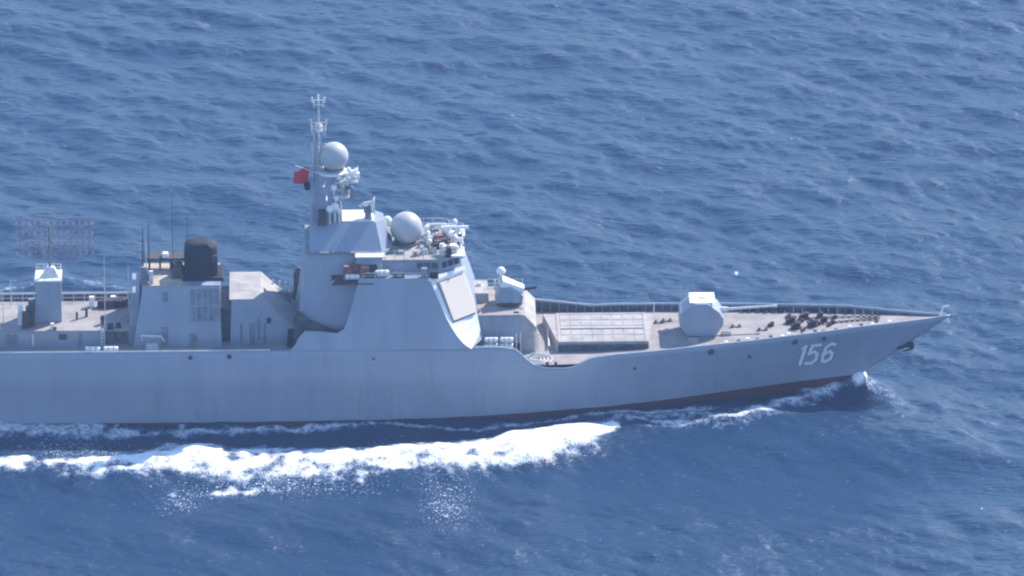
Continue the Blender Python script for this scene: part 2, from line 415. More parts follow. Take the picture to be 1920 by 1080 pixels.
# the big array face on each canted front: white surround, recessed cream panel
def face_panel(side):
    lo = rows[1]; hi = rows[-1]
    def pt(u, w, off):
        # w 0..1 over the height, u 0..1 across the canted face
        zz = 8.5 + w * (15.2 - 8.5)
        i = max(0, min(len(rows) - 2, sum(1 for r in rows if r[1][2] <= zz) - 1))
        t = (zz - rows[i][1][2]) / (rows[i + 1][1][2] - rows[i][1][2])
        B = Vector(rows[i][1]).lerp(Vector(rows[i + 1][1]), t); C = Vector(rows[i][2]).lerp(Vector(rows[i + 1][2]), t)
        p = B.lerp(C, u); nrm = Vector((0.66, -0.66, 0.30)).normalized()
        p = p + nrm * off
        return (p.x, side * -p.y, p.z)
    def sheet(name, m, u0, u1, w0, w1, off, th, parent):
        mb = MB(); K = 8; v = []
        for k in range(K + 1):
            w = w0 + (w1 - w0) * k / K
            v += [pt(u0, w, off), pt(u1, w, off), pt(u0, w, off - th), pt(u1, w, off - th)]
        f = [(0, 1, 3, 2)]
        for k in range(K):
            q = 4 * k; f += [(q, q + 4, q + 5, q + 1), (q + 2, q + 3, q + 7, q + 6), (q, q + 2, q + 6, q + 4), (q + 1, q + 5, q + 7, q + 3)]
        q = 4 * K; f += [(q, q + 2, q + 3, q + 1)]
        mb.add(v, f); return mb.build(name, m, parent)
    fr = sheet('front_facing', M['white'], 0.0, 1.0, 0.0, 1.0, 0.06, 0.1, sup)
    sheet('array_frame', M['slate'], 0.13, 0.93, 0.30, 0.91, 0.12, 0.1, sup)
    bl, br_, tl, tr_ = (Vector(pt(*c)) for c in ((0.16, .33, .30), (0.93, .33, .25), (0.16, .90, .34), (0.93, .90, .30)))
    upv = ((tl - bl) + (tr_ - br_)) * .5; acv = ((br_ - bl) + (tr_ - tl)) * .5; cen = (bl + br_ + tl + tr_) / 4
    cs = [cen - upv / 2 - acv / 2, cen - upv / 2 + acv / 2, cen + upv / 2 + acv / 2, cen + upv / 2 - acv / 2]
    nv = (cs[1] - cs[0]).cross(cs[3] - cs[0]).normalized() * (1 if side < 0 else -1)
    MB().rings([[tuple(c) for c in cs], [tuple(c + nv * -.45) for c in cs]]).build('radar_array', M['cream'], sup)
    sheet('top_lip', M['white'], -0.05, 1.03, 0.955, 1.0, 0.30, 0.25, sup)
face_panel(-1); face_panel(1)

# ---- bridge on top of the superstructure
def oct_rows(z0, z1, spec0, spec1):
    return [tuple(zpx(px, Y, z) for px, Y in sp) for z, sp in ((z0, spec0), (z1, spec1))]
br = oct_rows(15.15, 16.35, ((700, -5.1), (824, -5.1), (866, -3.3)), ((700, -4.6), (828, -4.6), (862, -3.0)))
bridge = MB().rings(lev(br)).build('bridge', M['paint_b'], ship)
rf = oct_rows(16.35, 16.5, ((704, -4.8), (831, -4.8), (869, -3.1)), ((704, -4.8), (831, -4.8), (869, -3.1)))
MB().rings(lev(rf)).build('bridge_roof', M['deck_b'], bridge)
for k in range(6):           # windows on the near wing and the canted face, mirrored
    for side in (-1, 1):
        mb = MB()
        if k < 3:
            x0 = px_x(782 + k * 14, -5.8, 16.3); y0 = -5.72; y1 = -5.83
            mb.add([(x0, side * 4.99, 15.6), (x0 + .6, side * 4.99, 15.6), (x0 + .6, side * 4.79, 16.1), (x0, side * 4.79, 16.1), (x0, side * 4.8, 15.6), (x0 + .6, side * 4.8, 15.6), (x0 + .6, side * 4.6, 16.1), (x0, side * 4.6, 16.1)],
                   [(0, 1, 2, 3), (7, 6, 5, 4), (0, 4, 5, 1), (1, 5, 6, 2), (2, 6, 7, 3), (3, 7, 4, 0)])
        else:
            B = Vector(br[0][1]).lerp(Vector(br[1][1]), 0.5); Cc = Vector(br[0][2]).lerp(Vector(br[1][2]), 0.5)
            u = (k - 3) * 0.3 + 0.08; a = B.lerp(Cc, u); b = B.lerp(Cc, u + 0.22)
            nrm = Vector((0.75, -0.6, 0)) * 0.07
            q = [(a + nrm) + Vector((0, 0, -.25)), (b + nrm) + Vector((0, 0, -.25)), (b + nrm) + Vector((-.03, .05, .35)), (a + nrm) + Vector((-.03, .05, .35))]
            q += [p - nrm * 2.4 for p in q]
            mb.add([(p.x, side * -p.y, p.z) for p in q], [(0, 1, 2, 3), (7, 6, 5, 4), (0, 4, 5, 1), (1, 5, 6, 2), (2, 6, 7, 3), (3, 7, 4, 0)])
        mb.build('window', M['glass'], bridge)
for k in range(5):
    y = -2.1 + k * 0.85; xf = px_x(865, 0, 16.2)
    MB().box(xf - .02 - .05, xf + .12, y, y + .62, 15.55, 16.1).build('window', M['glass'], bridge)
MB().box(px_x(806, -6.2, 15.5), px_x(822, -6.2, 15.5), -7.0, -6.0, 15.22, 15.9, .05, .1).build('wing_locker', M['black'], bridge)
MB().box(px_x(790, -6.6, 15.5), px_x(801, -6.6, 15.5), -6.7, -6.2, 15.22, 16.2).build('wing_locker', M['slate'], bridge)
# canopy slab of the wing over the array
MB().box(px_x(836, -3.5, 17), px_x(871, -3.5, 17), -4.3, -1.6, 16.52, 16.7).build('platform', M['white'], bridge)
MB().box(px_x(836, 3.5, 17), px_x(871, 3.5, 17), 1.6, 4.3, 16.52, 16.7).build('platform', M['white'], bridge)

def railing(name, pts, h=1.0, step=1.1, parent=ship, m=None, r=0.035):
    mb = MB()
    for a, b in zip(pts[:-1], pts[1:]):
        a = Vector(a); b = Vector(b); n = max(1, int((b - a).length / step))
        for k in range(n + 1):
            q = a.lerp(b, k / n); mb.tube(q, q + Vector((0, 0, h)), r, n=5)
        for hz in (0.5, 1.0): mb.tube(a + Vector((0, 0, h * hz)), b + Vector((0, 0, h * hz)), r * .8, n=5)
    return mb.build(name, m or M['rail'], parent)
zr = 16.5
railing('railing', [zpx(722, -4.7, zr), zpx(830, -4.7, zr), zpx(868, -3.0, zr), zpx(868, 3.0, zr), zpx(830, 4.7, zr), zpx(722, 4.7, zr)], 0.95, 0.9, bridge)

# radome on the bridge roof
def radome(px, py, r, Y, ped_h, parent, ped_r=0.8):
    X, Z = pp(px, py, Y)
    o = MB().ball((X, Y, Z), r, 1.0, 32).build('radome', M['radome'], parent, smooth=True)
    MB().lathe((X, Y, Z - r - ped_h), [(ped_r, 0), (ped_r, ped_h * .6), (ped_r * 1.1, ped_h + 0.25)], 16).build('pedestal', M['slate'], o)
    return X, Z
radome(762, 427, 1.68, 0.0, 0.3, bridge, 1.25)
# small fittings on the bridge roof: searchlights, antenna pods, lockers, a navigation radar bar
def pod(px, py, Y, kind, s=1.0, parent=bridge, m='white', base=zr):
    X, Z = pp(px, py, Y)
    if kind == 'lamp':
        mb = MB(); mb.tube((X, Y, base), (X, Y, Z - .2 * s), .06 * s); mb.lathe((X - .25 * s, Y, Z), [(.05 * s, 0), (.26 * s, .1 * s), (.30 * s, .5 * s)], 12, 'x')
        return mb.build('searchlight', M[m], parent)
    if kind == 'bar':
        mb = MB(); mb.tube((X, Y, base), (X, Y, Z - .1), .12 * s); mb.box(X - .25 * s, X + .25 * s, Y - .25 * s, Y + .25 * s, Z - .3 * s, Z - .02); mb.box(X - 1.05 * s, X + 1.05 * s, Y - .12, Y + .12, Z, Z + .24 * s, .05, .03)
        return mb.build('navigation_radar', M[m], parent)
    if kind == 'dome':
        mb = MB(); mb.tube((X, Y, base), (X, Y, Z), .12 * s); mb.ball((X, Y, Z), .42 * s, 1.1, 14)
        return mb.build('small_radome', M[m], parent, smooth=True)
    if kind == 'box':
        return MB().box(X - .4 * s, X + .4 * s, Y - .35 * s, Y + .35 * s, base, Z, .05 * s, .05 * s).build('equipment_box', M[m], parent)
    if kind == 'pole':
        mb = MB(); mb.tube((X, Y, base), (X, Y, Z), .05 * s, .035 * s); mb.tube((X - .35, Y, Z - .35), (X + .35, Y, Z - .35), .035)
        return mb.build('antenna_pole', M[m], parent)
def on_roof(px, py, zroof=16.5):
    Y = 0.0
    for _ in range(40):
        X, Z = pp(px, py, Y); Y += (Z - zroof) * (CE / SE) * 0.6
    return X, Y
def fitting(px, py, h, kind, s_, m, parent=bridge, zroof=16.5):
    X, Y = on_roof(px, py, zroof); Xt, Zt = X, zroof + h
    top = 540 - ((X * SY + Y * CY - TY) * SE + Zt * CE) * FPX / (DIST + (X * SY + Y * CY - TY) * CE - Zt * SE)
    return pod(px, top, Y, kind, s_, parent, m, zroof)
for a in ((726, 440, 1.5, 'dome', 1.2, 'white'), (738, 436, 1.6, 'pole', 1, 'rail'), (724, 456, 1.0, 'box', 1.2, 'dark'), (716, 448, .7, 'box', 1.0, 'white'), (800, 448, 1.2, 'lamp', 1.2, 'white'),
          (808, 440, 1.0, 'box', 1.1, 'slate'), (818, 442, 1.1, 'bar', 1.0, 'rail'), (842, 446, 1.9, 'pole', 1.2, 'white'), (838, 448, 1.0, 'dome', 1.1, 'white'), (858, 450, 1.3, 'bar', 1.1, 'white'),
          (806, 462, .9, 'lamp', 1.0, 'white'), (822, 458, 1.1, 'box', 1.3, 'rust'), (832, 462, .9, 'box', 1.1, 'dark'), (845, 458, 1.1, 'lamp', 1.2, 'white'), (855, 462, .8, 'dome', .8, 'rail'), (850, 472, .8, 'box', 1.0, 'white'),
          (863, 466, 1.0, 'lamp', .9, 'white'), (790, 476, .7, 'lamp', .9, 'rail'), (812, 474, .6, 'box', .9, 'tan'), (828, 476, .9, 'lamp', 1.1, 'white'), (842, 478, .7, 'box', .8, 'dark'), (778, 480, .4, 'box', .6, 'dark'),
          (866, 448, 1.3, 'pole', 1, 'rail'), (856, 476, .6, 'dome', .7, 'white'), (800, 470, .5, 'box', .7, 'dark'), (836, 470, .6, 'box', .7, 'slate'), (815, 452, .8, 'box', .6, 'white'), (828, 450, .7, 'box', .7, 'brown'),
          (848, 440, .8, 'box', .9, 'dark'), (818, 466, .5, 'box', .6, 'brown'), (860, 456, .6, 'box', .7, 'dark'), (740, 470, .4, 'box', .7, 'slate'), (752, 476, .35, 'box', .8, 'tan'), (806, 434, 1.2, 'pole', .8, 'dark'), (852, 432, .9, 'dome', .8, 'rail')):
    fitting(*a)

for k in range(34):
    px_, py_ = random.uniform(794, 866), random.uniform(436, 482)
    fitting(px_, py_, random.uniform(.3, 1.25), random.choice(('lamp', 'box', 'box', 'dome', 'pole')), random.uniform(.45, .85), random.choice(('white', 'rail', 'dark', 'slate', 'white', 'brown')))

# ---- mast tower
def ring4(pl, pr, Yn, Z, yf=None):
    yf = -Yn if yf is None else yf
    return [zpx(pl, Yn, Z), zpx(pr, Yn, Z), (px_x(pr, Yn, Z) + 0.8, Yn * 0.55, Z), (px_x(pr, Yn, Z) + 0.8, -Yn * 0.55, Z), (px_x(pr, Yn, Z), -Yn, Z), (px_x(pl, Yn, Z), -Yn, Z)]
mast = MB().rings([ring4(552, 724, -6.0, 7.0), ring4(560, 722, -5.5, 10.0), ring4(568, 718, -4.6, 14.0), ring4(577, 714, -3.9, 16.9)]).build('mast', M['paint'], ship)
MB().rings([ring4(572, 722, -4.15, 16.9), ring4(572, 722, -4.15, 17.08)]).build('ledge', M['slate'], mast)
MB().rings([ring4(580, 716, -3.8, 17.08), ring4(583, 704, -1.7, 19.5)]).build('upper_tower', M['paint'], mast)
z_u = 19.5
MB().box(px_x(640, -2.9, z_u), px_x(702, -2.9, z_u), -1.6, 1.6, z_u + .02, z_u + .12).build('tower_top', M['white'], mast)
MB().rings([[zpx(583, -1.68, z_u), zpx(642, -1.68, z_u), zpx(642, 1.68, z_u), zpx(583, 1.68, z_u)],
            [zpx(586, -1.6, 21.4), zpx(638, -1.6, 21.4), zpx(638, 1.6, 21.4), zpx(586, 1.6, 21.4)],
            [zpx(590, -1.4, 22.2), zpx(634, -1.4, 22.2), zpx(634, 1.4, 22.2), zpx(590, 1.4, 22.2)],
            [zpx(594, -1.1, 24.4), zpx(632, -1.1, 24.4), zpx(632, 1.1, 24.4), zpx(594, 1.1, 24.4)]]).build('column', M['paint_b'], mast)
# platforms and yards on the column
zp = pp(625, 321, 0)[1]
MB().lathe((px_x(622, 0, zp), 0, zp), [(1.0, -.25), (1.55, -.1), (1.6, .02), (1.6, .1)], 20).build('platform', M['white'], mast)
radome(626, 293, 1.5, 0.0, 0.2, mast, 1.0)
X1, Z1 = pp(650, 334, 0)
MB().box(px_x(628, 0, Z1), px_x(672, 0, Z1), -1.4, 1.4, Z1 - .1, Z1 + .05).build('platform', M['rail'], mast)
X2, Z2 = pp(650, 360, 0)
MB().box(px_x(622, 0, Z2), px_x(655, 0, Z2), -1.6, 1.6, Z2 - .1, Z2 + .05).build('platform', M['rail'], mast)
railing('railing', [(px_x(630, 0, Z1), -1.35, Z1), (px_x(671, 0, Z1), -1.35, Z1), (px_x(671, 0, Z1), 1.35, Z1)], .8, .7, mast, r=.04)
for side in (-1, 1):
    MB().path([(px_x(612, 0, Z1), side * .5, Z1), (px_x(606, 0, Z1), side * 3.4, Z1 + .3)], 0.09, 6).build('yard', M['rail'], mast)
    MB().path([(px_x(612, 0, Z2), side * .5, Z2 + .3), (px_x(612, 0, Z2), side * 4.2, Z2 + .6)], 0.09, 6).build('yard', M['rail'], mast)
for a in ((636, 333, -1.2, 'lamp', 1.0, 'white'), (660, 325, -.6, 'lamp', 1.4, 'white'), (668, 328, .4, 'dome', .7, 'white'), (648, 328, .6, 'dome', .9, 'slate')):
    pod(*a[:5], parent=mast, m=a[5], base=Z1)
for a in ((626, 352, -1.3, 'dome', .8, 'white'), (640, 345, -.6, 'dome', .9, 'rail'), (630, 372, -1.9, 'lamp', 1.0, 'white'), (655, 350, .2, 'box', 1.1, 'slate')):
    pod(*a[:5], parent=mast, m=a[5], base=Z2 - .6)
for a in ((618, 392, -2.2, 'lamp', 1.4, 'white'), (628, 388, -1.9, 'dome', 1.0, 'white'), (636, 396, -1.9, 'lamp', 1.2, 'white'), (604, 395, -2.3, 'box', 1.1, 'dark')):
    pod(*a[:5], parent=mast, m=a[5], base=z_u)
for k in range(26):
    hi = k % 2 == 0; zb_l = Z1 if hi else Z2
    px_ = random.uniform(632, 672) if hi else random.uniform(620, 655); Y_ = random.uniform(-1.3, .8)
    X_ = px_x(px_, Y_, zb_l); hgt_ = random.uniform(.3, 1.1)
    v_ = 540 - ((X_ * SY + Y_ * CY - TY) * SE + (zb_l + hgt_) * CE) * FPX / (DIST + (X_ * SY + Y_ * CY - TY) * CE - (zb_l + hgt_) * SE)
    pod(px_, v_, Y_, random.choice(('lamp', 'dome', 'box', 'pole')), random.uniform(.4, .75), mast, random.choice(('white', 'rail', 'dark', 'white')), zb_l)
# fire control radar dish on the tower top
X, Z = pp(690, 388, -0.8)
mb = MB(); mb.tube((X, -.8, z_u), (X, -.8, Z - .3), .38, .3, 10); mb.box(X - .45, X + .45, -1.2, -.4, Z - .5, Z + .15)
mb.build('director_mount', M['slate'], mast)
mb = MB(); mb.lathe((X + .35, -.8, Z + .1), [(.1, -.15), (.6, .0), (.95, .28), (1.0, .34), (.9, .3)], 18, 'x'); mb.build('director_dish', M['white'], mast, smooth=True)
MB().path([(X - .9, -.9, Z + .1), (X - .4, -.9, Z + .45), (X + .3, -.9, Z + .6)], .13, 8).build('director_arm', M['white'], mast)
# pole mast with antenna clusters
Xp, Ztp = pp(597, 184, 0); Zb = 24.0
pole = MB().tube((Xp, 0, Zb), (Xp, 0, Ztp), .20, .07, 10).build('pole_mast', M['rail'], mast)
tr = MB()
for dx_, dy_ in ((-.55, -.4), (.35, -.4), (-.55, .4), (.35, .4)): tr.tube((Xp + dx_, dy_, Zb - .4), (Xp + dx_ * .6, dy_ * .6, 28.9), .09, .06, 6)
for k in range(7):
    z = Zb + k * .7; f_ = 1 - .4 * k / 7
    for sy_ in (-.4, .4): tr.tube((Xp - .55 * f_, sy_ * f_, z), (Xp + .35 * f_, sy_ * f_, z + .6), .05, n=5); tr.tube((Xp - .55 * f_, sy_ * f_, z), (Xp + .35 * f_, sy_ * f_, z), .05, n=5)
tr.build('lattice_mast', M['paint_b'], mast)
MB().path([(Xp - .2, 0, Zb - .5), (Xp - .55, 0, 26.8), (Xp - .4, 0, 28.6)], .12, 6).build('pole_brace', M['rail'], mast)
for py, ln in ((188, .8), (197, .6), (230, 1.0), (240, .9), (248, .8), (275, .9)):
    z = pp(597, py, 0)[1]; mb = MB()
    mb.tube((Xp - ln * .8, 0, z), (Xp + ln * .8, 0, z), .05, n=6); mb.tube((Xp, -ln, z), (Xp, ln, z), .05, n=6)
    for dx, dy in ((-ln * .8, 0), (ln * .8, 0), (0, -ln), (0, ln)):
        mb.tube((Xp + dx, dy, z - .25), (Xp + dx, dy, z + .32), .085, n=6)
    mb.build('cross_arm', M['white'] if py in (188, 240) else M['rail'], mast)
for py in (236, 244): 
    z = pp(599, py, 0)[1]; MB().lathe((Xp, 0, z), [(.3, -.2), (.48, 0), (.3, .25)], 12).build('antenna_drum', M['rail'], mast)
MB().tube((Xp - .5, 0, Zb + 1), (px_x(585, 0, 27), 0, pp(585, 268, 0)[1]), .05).build('halyard_arm', M['rail'], mast)
# gaff that carries the flag
gx, gz = pp(590, 316, -0.6)
MB().tube((gx + .6, -.6, gz - .6), pp_ if False else (px_x(554, -.6, gz), -.6, gz + .35), .05).build('gaff', M['rail'], mast)

# recess deck gear between mast tower and side wall
zt = 15.2
railing('railing', [zpx(680, -6.7, zt), zpx(800, -6.7, zt)], .55, 1.2, sup, r=.03)
MB().rings([[zpx(664, -5.4, zt), zpx(720, -5.4, zt), zpx(720, -4.0, zt), zpx(664, -4.0, zt)], [zpx(668, -5.0, 16.9), zpx(716, -5.0, 16.9), zpx(716, -4.0, 16.9), zpx(668, -4.0, 16.9)]]).build('recess_house', M['paint_b'], sup)
MB().box(px_x(666, -5, 17), px_x(722, -5, 17), -5.35, -4.1, 16.92, 17.04).build('recess_roof', M['rail'], sup)
MB().box(px_x(622, -6.2, 14.2), px_x(700, -6.2, 14.2), -6.9, -4.3, 14.55, 14.75).build('gear_platform', M['dark'], sup)
for px, Y, w in ((652, -5.6, .55), (668, -5.2, .7), (684, -5.8, .6), (700, -5.3, .5)):
    X = px_x(px, Y, 15.3); MB().box(X - w, X + w, Y - .4, Y + .4, 14.78 if px < 700 else 15.22, 15.9 + w * .5, .15, .1).build('winch', M['rust'] if px < 690 else M['brown'], sup)
for px in (690, 702, 742, 754):
    X = px_x(px, -6.4, 15.3); MB().box(X - .25, X + .25, -6.6, -6.1, 15.22, 15.75).build('locker', M['dark'], sup)

# ---- forward deckhouse with close-in gun
dh = MB(); zb0 = 7.02
pr0 = [(886, zb0), (1004, zb0), (1004, 9.0), (996, 9.9), (886, 9.9)]
dh.rings([[zpx(884, -4.3, zb0), zpx(975, -4.3, zb0), zpx(975, 4.3, zb0), zpx(884, 4.3, zb0)], [zpx(884, -4.0, 9.95), zpx(975, -4.0, 9.95), zpx(975, 4.0, 9.95), zpx(884, 4.0, 9.95)]])
fwd = dh.build('forward_deckhouse', M['paint_b'], ship)
MB().rings([[zpx(975, -4.2, 5.8), zpx(1006, -4.2, 5.8), zpx(1006, 3.6, 5.8), zpx(975, 3.6, 5.8)], [zpx(975, -4.1, 8.6), zpx(1006, -4.1, 8.6), zpx(1003, 3.6, 8.9), zpx(975, 3.6, 8.9)], [zpx(975, -3.9, 9.93), zpx(984, -3.9, 9.93), zpx(984, 3.6, 9.93), zpx(975, 3.6, 9.93)]]).build('sloped_front', M['deck_b'], fwd)
MB().box(px_x(884, 0, 10), px_x(976, 0, 10), -4.1, 4.1, 9.95, 10.05).build('deckhouse_roof', M['deck'], fwd)
MB().box(px_x(886, -2.5, 10.5), px_x(918, -2.5, 10.5), -0.4, 3.6, 10.05, 11.0, .1, .1).build('ammunition_house', M['deck_b'], fwd)
railing('railing', [zpx(890, 3.9, 10.05), zpx(980, 3.9, 10.05)], .9, 1.0, fwd, r=.04)
for px in (1003, 1009, 976, 968):
    X = px_x(px, -4.6, 7); MB().tube((X, -4.8, zdeck(X)), (X, -4.8, 8.3), .07).build('stanchion', M['rail'], fwd)
# close-in gun mount
ci = empty('gun_mount', (0, 0, 0), 0, ship)
X, Z = pp(955, 568, -0.8)
MB().lathe((X, -.8, 10.05), [(1.35, 0), (1.35, .35), (1.1, .5)], 20).build('mount_base', M['dark'], ci)
zc = 10.5
MB().rings([[(X - 1.5, -1.9, zc), (X + 1.3, -1.9, zc), (X + 1.3, .4, zc), (X - 1.5, .4, zc)], [(X - 1.3, -1.8, zc + .9), (X + 1.4, -1.8, zc + .7), (X + 1.4, .3, zc + .7), (X - 1.3, .3, zc + .9)], [(X - 1.0, -1.6, zc + 1.6), (X + .2, -1.6, zc + 1.6), (X + .2, .1, zc + 1.6), (X - 1.0, .1, zc + 1.6)]]).build('mount_housing', M['paint_b'], ci)
hx, hz = pp(952, 530, -.8)
MB().rings([[(hx - .5, -1.6, hz + .5), (hx - .5, 0, hz + .5), (hx - .9, 0, hz - .6), (hx - .9, -1.6, hz - .6)], [(hx + 1.7, -1.35, hz - .45), (hx + 1.7, -.2, hz - .45), (hx + 1.5, -.2, hz - 1.1), (hx + 1.5, -1.35, hz - 1.1)]]).build('cover', M['white'], ci)
gb = MB()
for k in range(7):
    t = 2 * math.pi * k / 7; gb.tube((hx + 1.4, -.8 + .12 * math.cos(t), hz - .75 + .12 * math.sin(t)), (hx + 3.0, -.8 + .12 * math.cos(t), hz - .55 + .12 * math.sin(t)), .045, n=6)
gb.build('gun_barrel', M['dark'], ci)
MB().tube((hx - .7, -.8, zc + 1.5), (hx - .7, -.8, hz + 1.1), .22, .16, 10).build('sensor_post', M['rail'], ci)
MB().lathe((hx - .7, -.8, hz + 1.3), [(.1, -.3), (.45, -.2), (.5, .05), (.3, .35), (.05, .45)], 14).build('tracking_radar', M['white'], ci, smooth=True)
MB().tube((hx - 1.3, -.8, zc + 1.0), (hx - 1.35, -.8, hz + .3), .1).build('sensor_post', M['rail'], ci)
MB().lathe((hx - .2, -1.9, zc + .6), [(.55, -.15), (.6, .2), (.5, .35)], 14, 'y').build('ammunition_drum', M['paint_b'], ci)
pod(898, 533, 2.0, 'lamp', .9, parent=fwd, m='white', base=11.0); pod(914, 533, 1.0, 'pole', 1.0, parent=fwd, m='white', base=11.0); pod(968, 588, -3.4, 'box', .7, parent=fwd, m='dark', base=10.05)

# ---- vertical launcher on the foredeck
vls = empty('vertical_launcher', (0, 0, 0), 0, ship)
vx0, vx1 = px_x(1046, -4, 6.7), px_x(1216, -4, 6.9); vz = 6.95
MB().rings([[(vx0 - .1, -4.15, 5.8), (vx1 + .1, -4.15, 5.8), (vx1 + 1.0, 4.1, 5.8), (vx0 - 1.4, 4.1, 5.8)], [(vx0, -4.05, vz), (vx1, -4.05, vz), (vx1 + .9, 4.0, vz), (vx0 - 1.3, 4.0, vz)]]).build('coaming', M['deck_b'], vls)
MB().box(vx0 + .05, vx1 - .05, -4.28, -4.16, 5.9, vz - .25).build('coaming_shade_strip', M['shade'], vls)  # dark strip painting in the coaming's shaded near side and its shadow
rim = MB()
for a in ((vx0, vx1, -4.1, -3.75), (vx0, vx1, 3.75, 4.1), (vx0, vx0 + .35, -3.75, 3.75), (vx1 - .35, vx1, -3.75, 3.75), (vx0 + .35, vx1 - .35, -.3, .3)):
    rim.box(*a, vz + .002, vz + .07, .02, .02)
rim.build('rim', M['deck_b'], vls)
pitch = (vx1 - vx0 - .7) / 8
for i in range(8):
    for yy in (-2.95, -1.3, 1.3, 2.95):
        xc = vx0 + .35 + pitch * (i + .5); w = pitch * .475
        MB().box(xc - w, xc + w, yy - .74, yy + .74, vz + .004, vz + .04, .02, .02).build('cell_lid', M['deck_b'], vls)
for yy in (-3.68, -.42):
    MB().box(vx0 + .45, vx1 - .45, yy - .09, yy + .09, vz + .004, vz + .03).build('exhaust_hatch', M['dark'], vls)
# raised spray shields around the launcher
MB().path([(vx0 - .9, -3.6, 6.35), (vx0 - .9, 3.6, 6.35)], .1).build('guard_rail', M['rail'], vls)

# ---- main gun
gun = empty('main_gun', (0, 0, 0), 0, ship)
gx0, gz0 = pp(1315, 588, 0)
gz0 -= 0.1
def octo(sx, sz, ox=0.0, oz=0.0):
    q = [(-.62, 1.85), (.68, 1.85), (1.75, .95), (2.2, .2), (2.2, -.55), (1.45, -1.75), (-1.3, -1.75), (-2.05, -.7), (-2.0, .75)]
    return [(gx0 + ox - .12 + x * sx * 1.07, gz0 + oz + z * sz) for x, z in q]
gr = []
for Y, sx, sz in ((-1.75, .97, .97), (-1.6, 1.0, 1.0), (1.6, 1.0, 1.0), (1.75, .97, .97)):
    gr.append([(x, Y, z) for x, z in octo(sx, sz)])
MB().rings(gr).build('gun_house', M['paint'], gun)
MB().box(gx0 - 1.3, gx0 + 1.35, -1.5, 1.5, gz0 + 1.853, gz0 + 1.91, .1, .1).build('roof_plate', M['white'], gun)
MB().box(gx0 - .3, gx0 + .4, -.4, .4, gz0 + 1.912, gz0 + 2.02, .05, .05).build('roof_hatch', M['rail'], gun)
MB().lathe((gx0, 0, zdeck(gx0) + .05), [(1.7, 0), (1.7, .3), (1.55, gz0 - 1.7 - zdeck(gx0))], 28).build('barbette', M['paint_b'], gun)
bx, bz = gx0 + 1.9, gz0 + .55
brl = MB(); brl.tube((bx - .3, 0, bz - .02), (bx + .9, 0, bz + .05), .32, .24, 14); brl.tube((bx + .9, 0, bz + .05), (bx + 5.6, 0, bz + .33), .15, .11, 12); brl.tube((bx + 5.6, 0, bz + .33), (bx + 5.95, 0, bz + .35), .16, .16, 12)
brl.build('gun_barrel', M['rail'], gun, smooth=False)

# ---- foredeck fittings
def on_deck(px, py):
    Y = 0.0
    X = 0.0
    for _ in range(40):
        X, Z = pp(px, py, Y); Y += (zdeck(X) + .1 - Z) * 1.2 if False else (Z - zdeck(X) - .05) * (CE / SE) * 0.6
    return X, Y, zdeck(X) + .05
def windlass(px, py):
    X, Y, Z = on_deck(px, py)
    mb = MB(); mb.lathe((X, Y, Z), [(.42, 0), (.38, .15), (.22, .3), (.24, .55), (.38, .65), (.34, .72)], 14); mb.box(X - .8, X - .3, Y - .4, Y + .3, Z, Z + .5, .1, .1); mb.lathe((X - .3, Y - .2, Z + .35), [(.22, -.1), (.27, 0), (.27, .2), (.2, .3)], 12, 'x')
    return mb.build('windlass', M['brown'], foredeck)
for a in ((1487, 606), (1512, 598), (1528, 612), (1497, 616)): windlass(*a)
def chain(pts):
    q = [on_deck(*p) for p in pts]; mb = MB()
    for a, b in zip(q[:-1], q[1:]):
        a = Vector(a) + Vector((0, 0, .12)); b = Vector(b) + Vector((0, 0, .12)); n = max(2, int((b - a).length / .28))
        for k in range(n):
            c = a.lerp(b, (k + .5) / n); d = (b - a).normalized() * .16
            w = Vector((0, .11, 0)) if k % 2 else Vector((0, 0, .10))
            mb.tube(c - d + w, c + d + w, .055, n=5); mb.tube(c - d - w, c + d - w, .055, n=5)
    return mb.build('anchor_chain', M['brown'], foredeck)
chain([(1515, 612), (1560, 607), (1600, 603), (1650, 600)]); chain([(1512, 600), (1560, 597), (1600, 596), (1650, 596)])
for px, py, s in ((1548, 603, .8), (1562, 608, .7), (1566, 598, .6), (1540, 594, .7), (1448, 612, .7), (1556, 612, .5), (1645, 604, .4), (1504, 605, .6), (1520, 604, .5), (1536, 610, .6), (1480, 596, .6), (1508, 620, .5)):
    X, Y, Z = on_deck(px, py); mb = MB(); mb.lathe((X, Y, Z), [(.32 * s, 0), (.26 * s, .1), (.24 * s, .5 * s), (.38 * s, .6 * s), (.3 * s, .7 * s)], 12); mb.box(X - .7 * s, X - .15, Y - .25, Y + .25, Z, Z + .4 * s, .05, .05)
    mb.build('capstan', M['brown'], foredeck)
for px, py in ((1380, 614), (1236, 606), (1250, 603), (1430, 620)):
    X, Y, Z = on_deck(px, py); mb = MB()
    for d in (-.35, .35): mb.lathe((X + d, Y, Z), [(.12, 0), (.11, .24), (.16, .3), (.14, .34)], 10)
    mb.box(X - .6, X + .6, Y - .2, Y + .2, Z, Z + .08); mb.build('bollard', M['dark'], foredeck)
for px, py in ((1245, 622), (1362, 628), (1300, 640)):
    X, Y, Z = on_deck(px, py); MB().box(X - .5, X + .5, Y - .4, Y + .4, Z, Z + .3, .06, .06).build('hatch', M['deck_b'], foredeck)
for px in (1362, 1385, 1402, 1420, 1446, 1468, 1480, 1505, 1530, 1546, 1570, 1596, 1618, 1640, 1672):   # vents and cleats along the near bulwark
    X = px_x(px, -5, 8); zt_ = ztop(X); Y = -(half_at(X, zt_) - .45)
    h = random.uniform(.05, .28)
    MB().box(X - .22, X + .22, Y - .18, Y + .18, zdeck(X), zt_ + h, .04, .04).build('mooring_fitting', M['white'] if random.random() < .6 else M['dark'], foredeck)
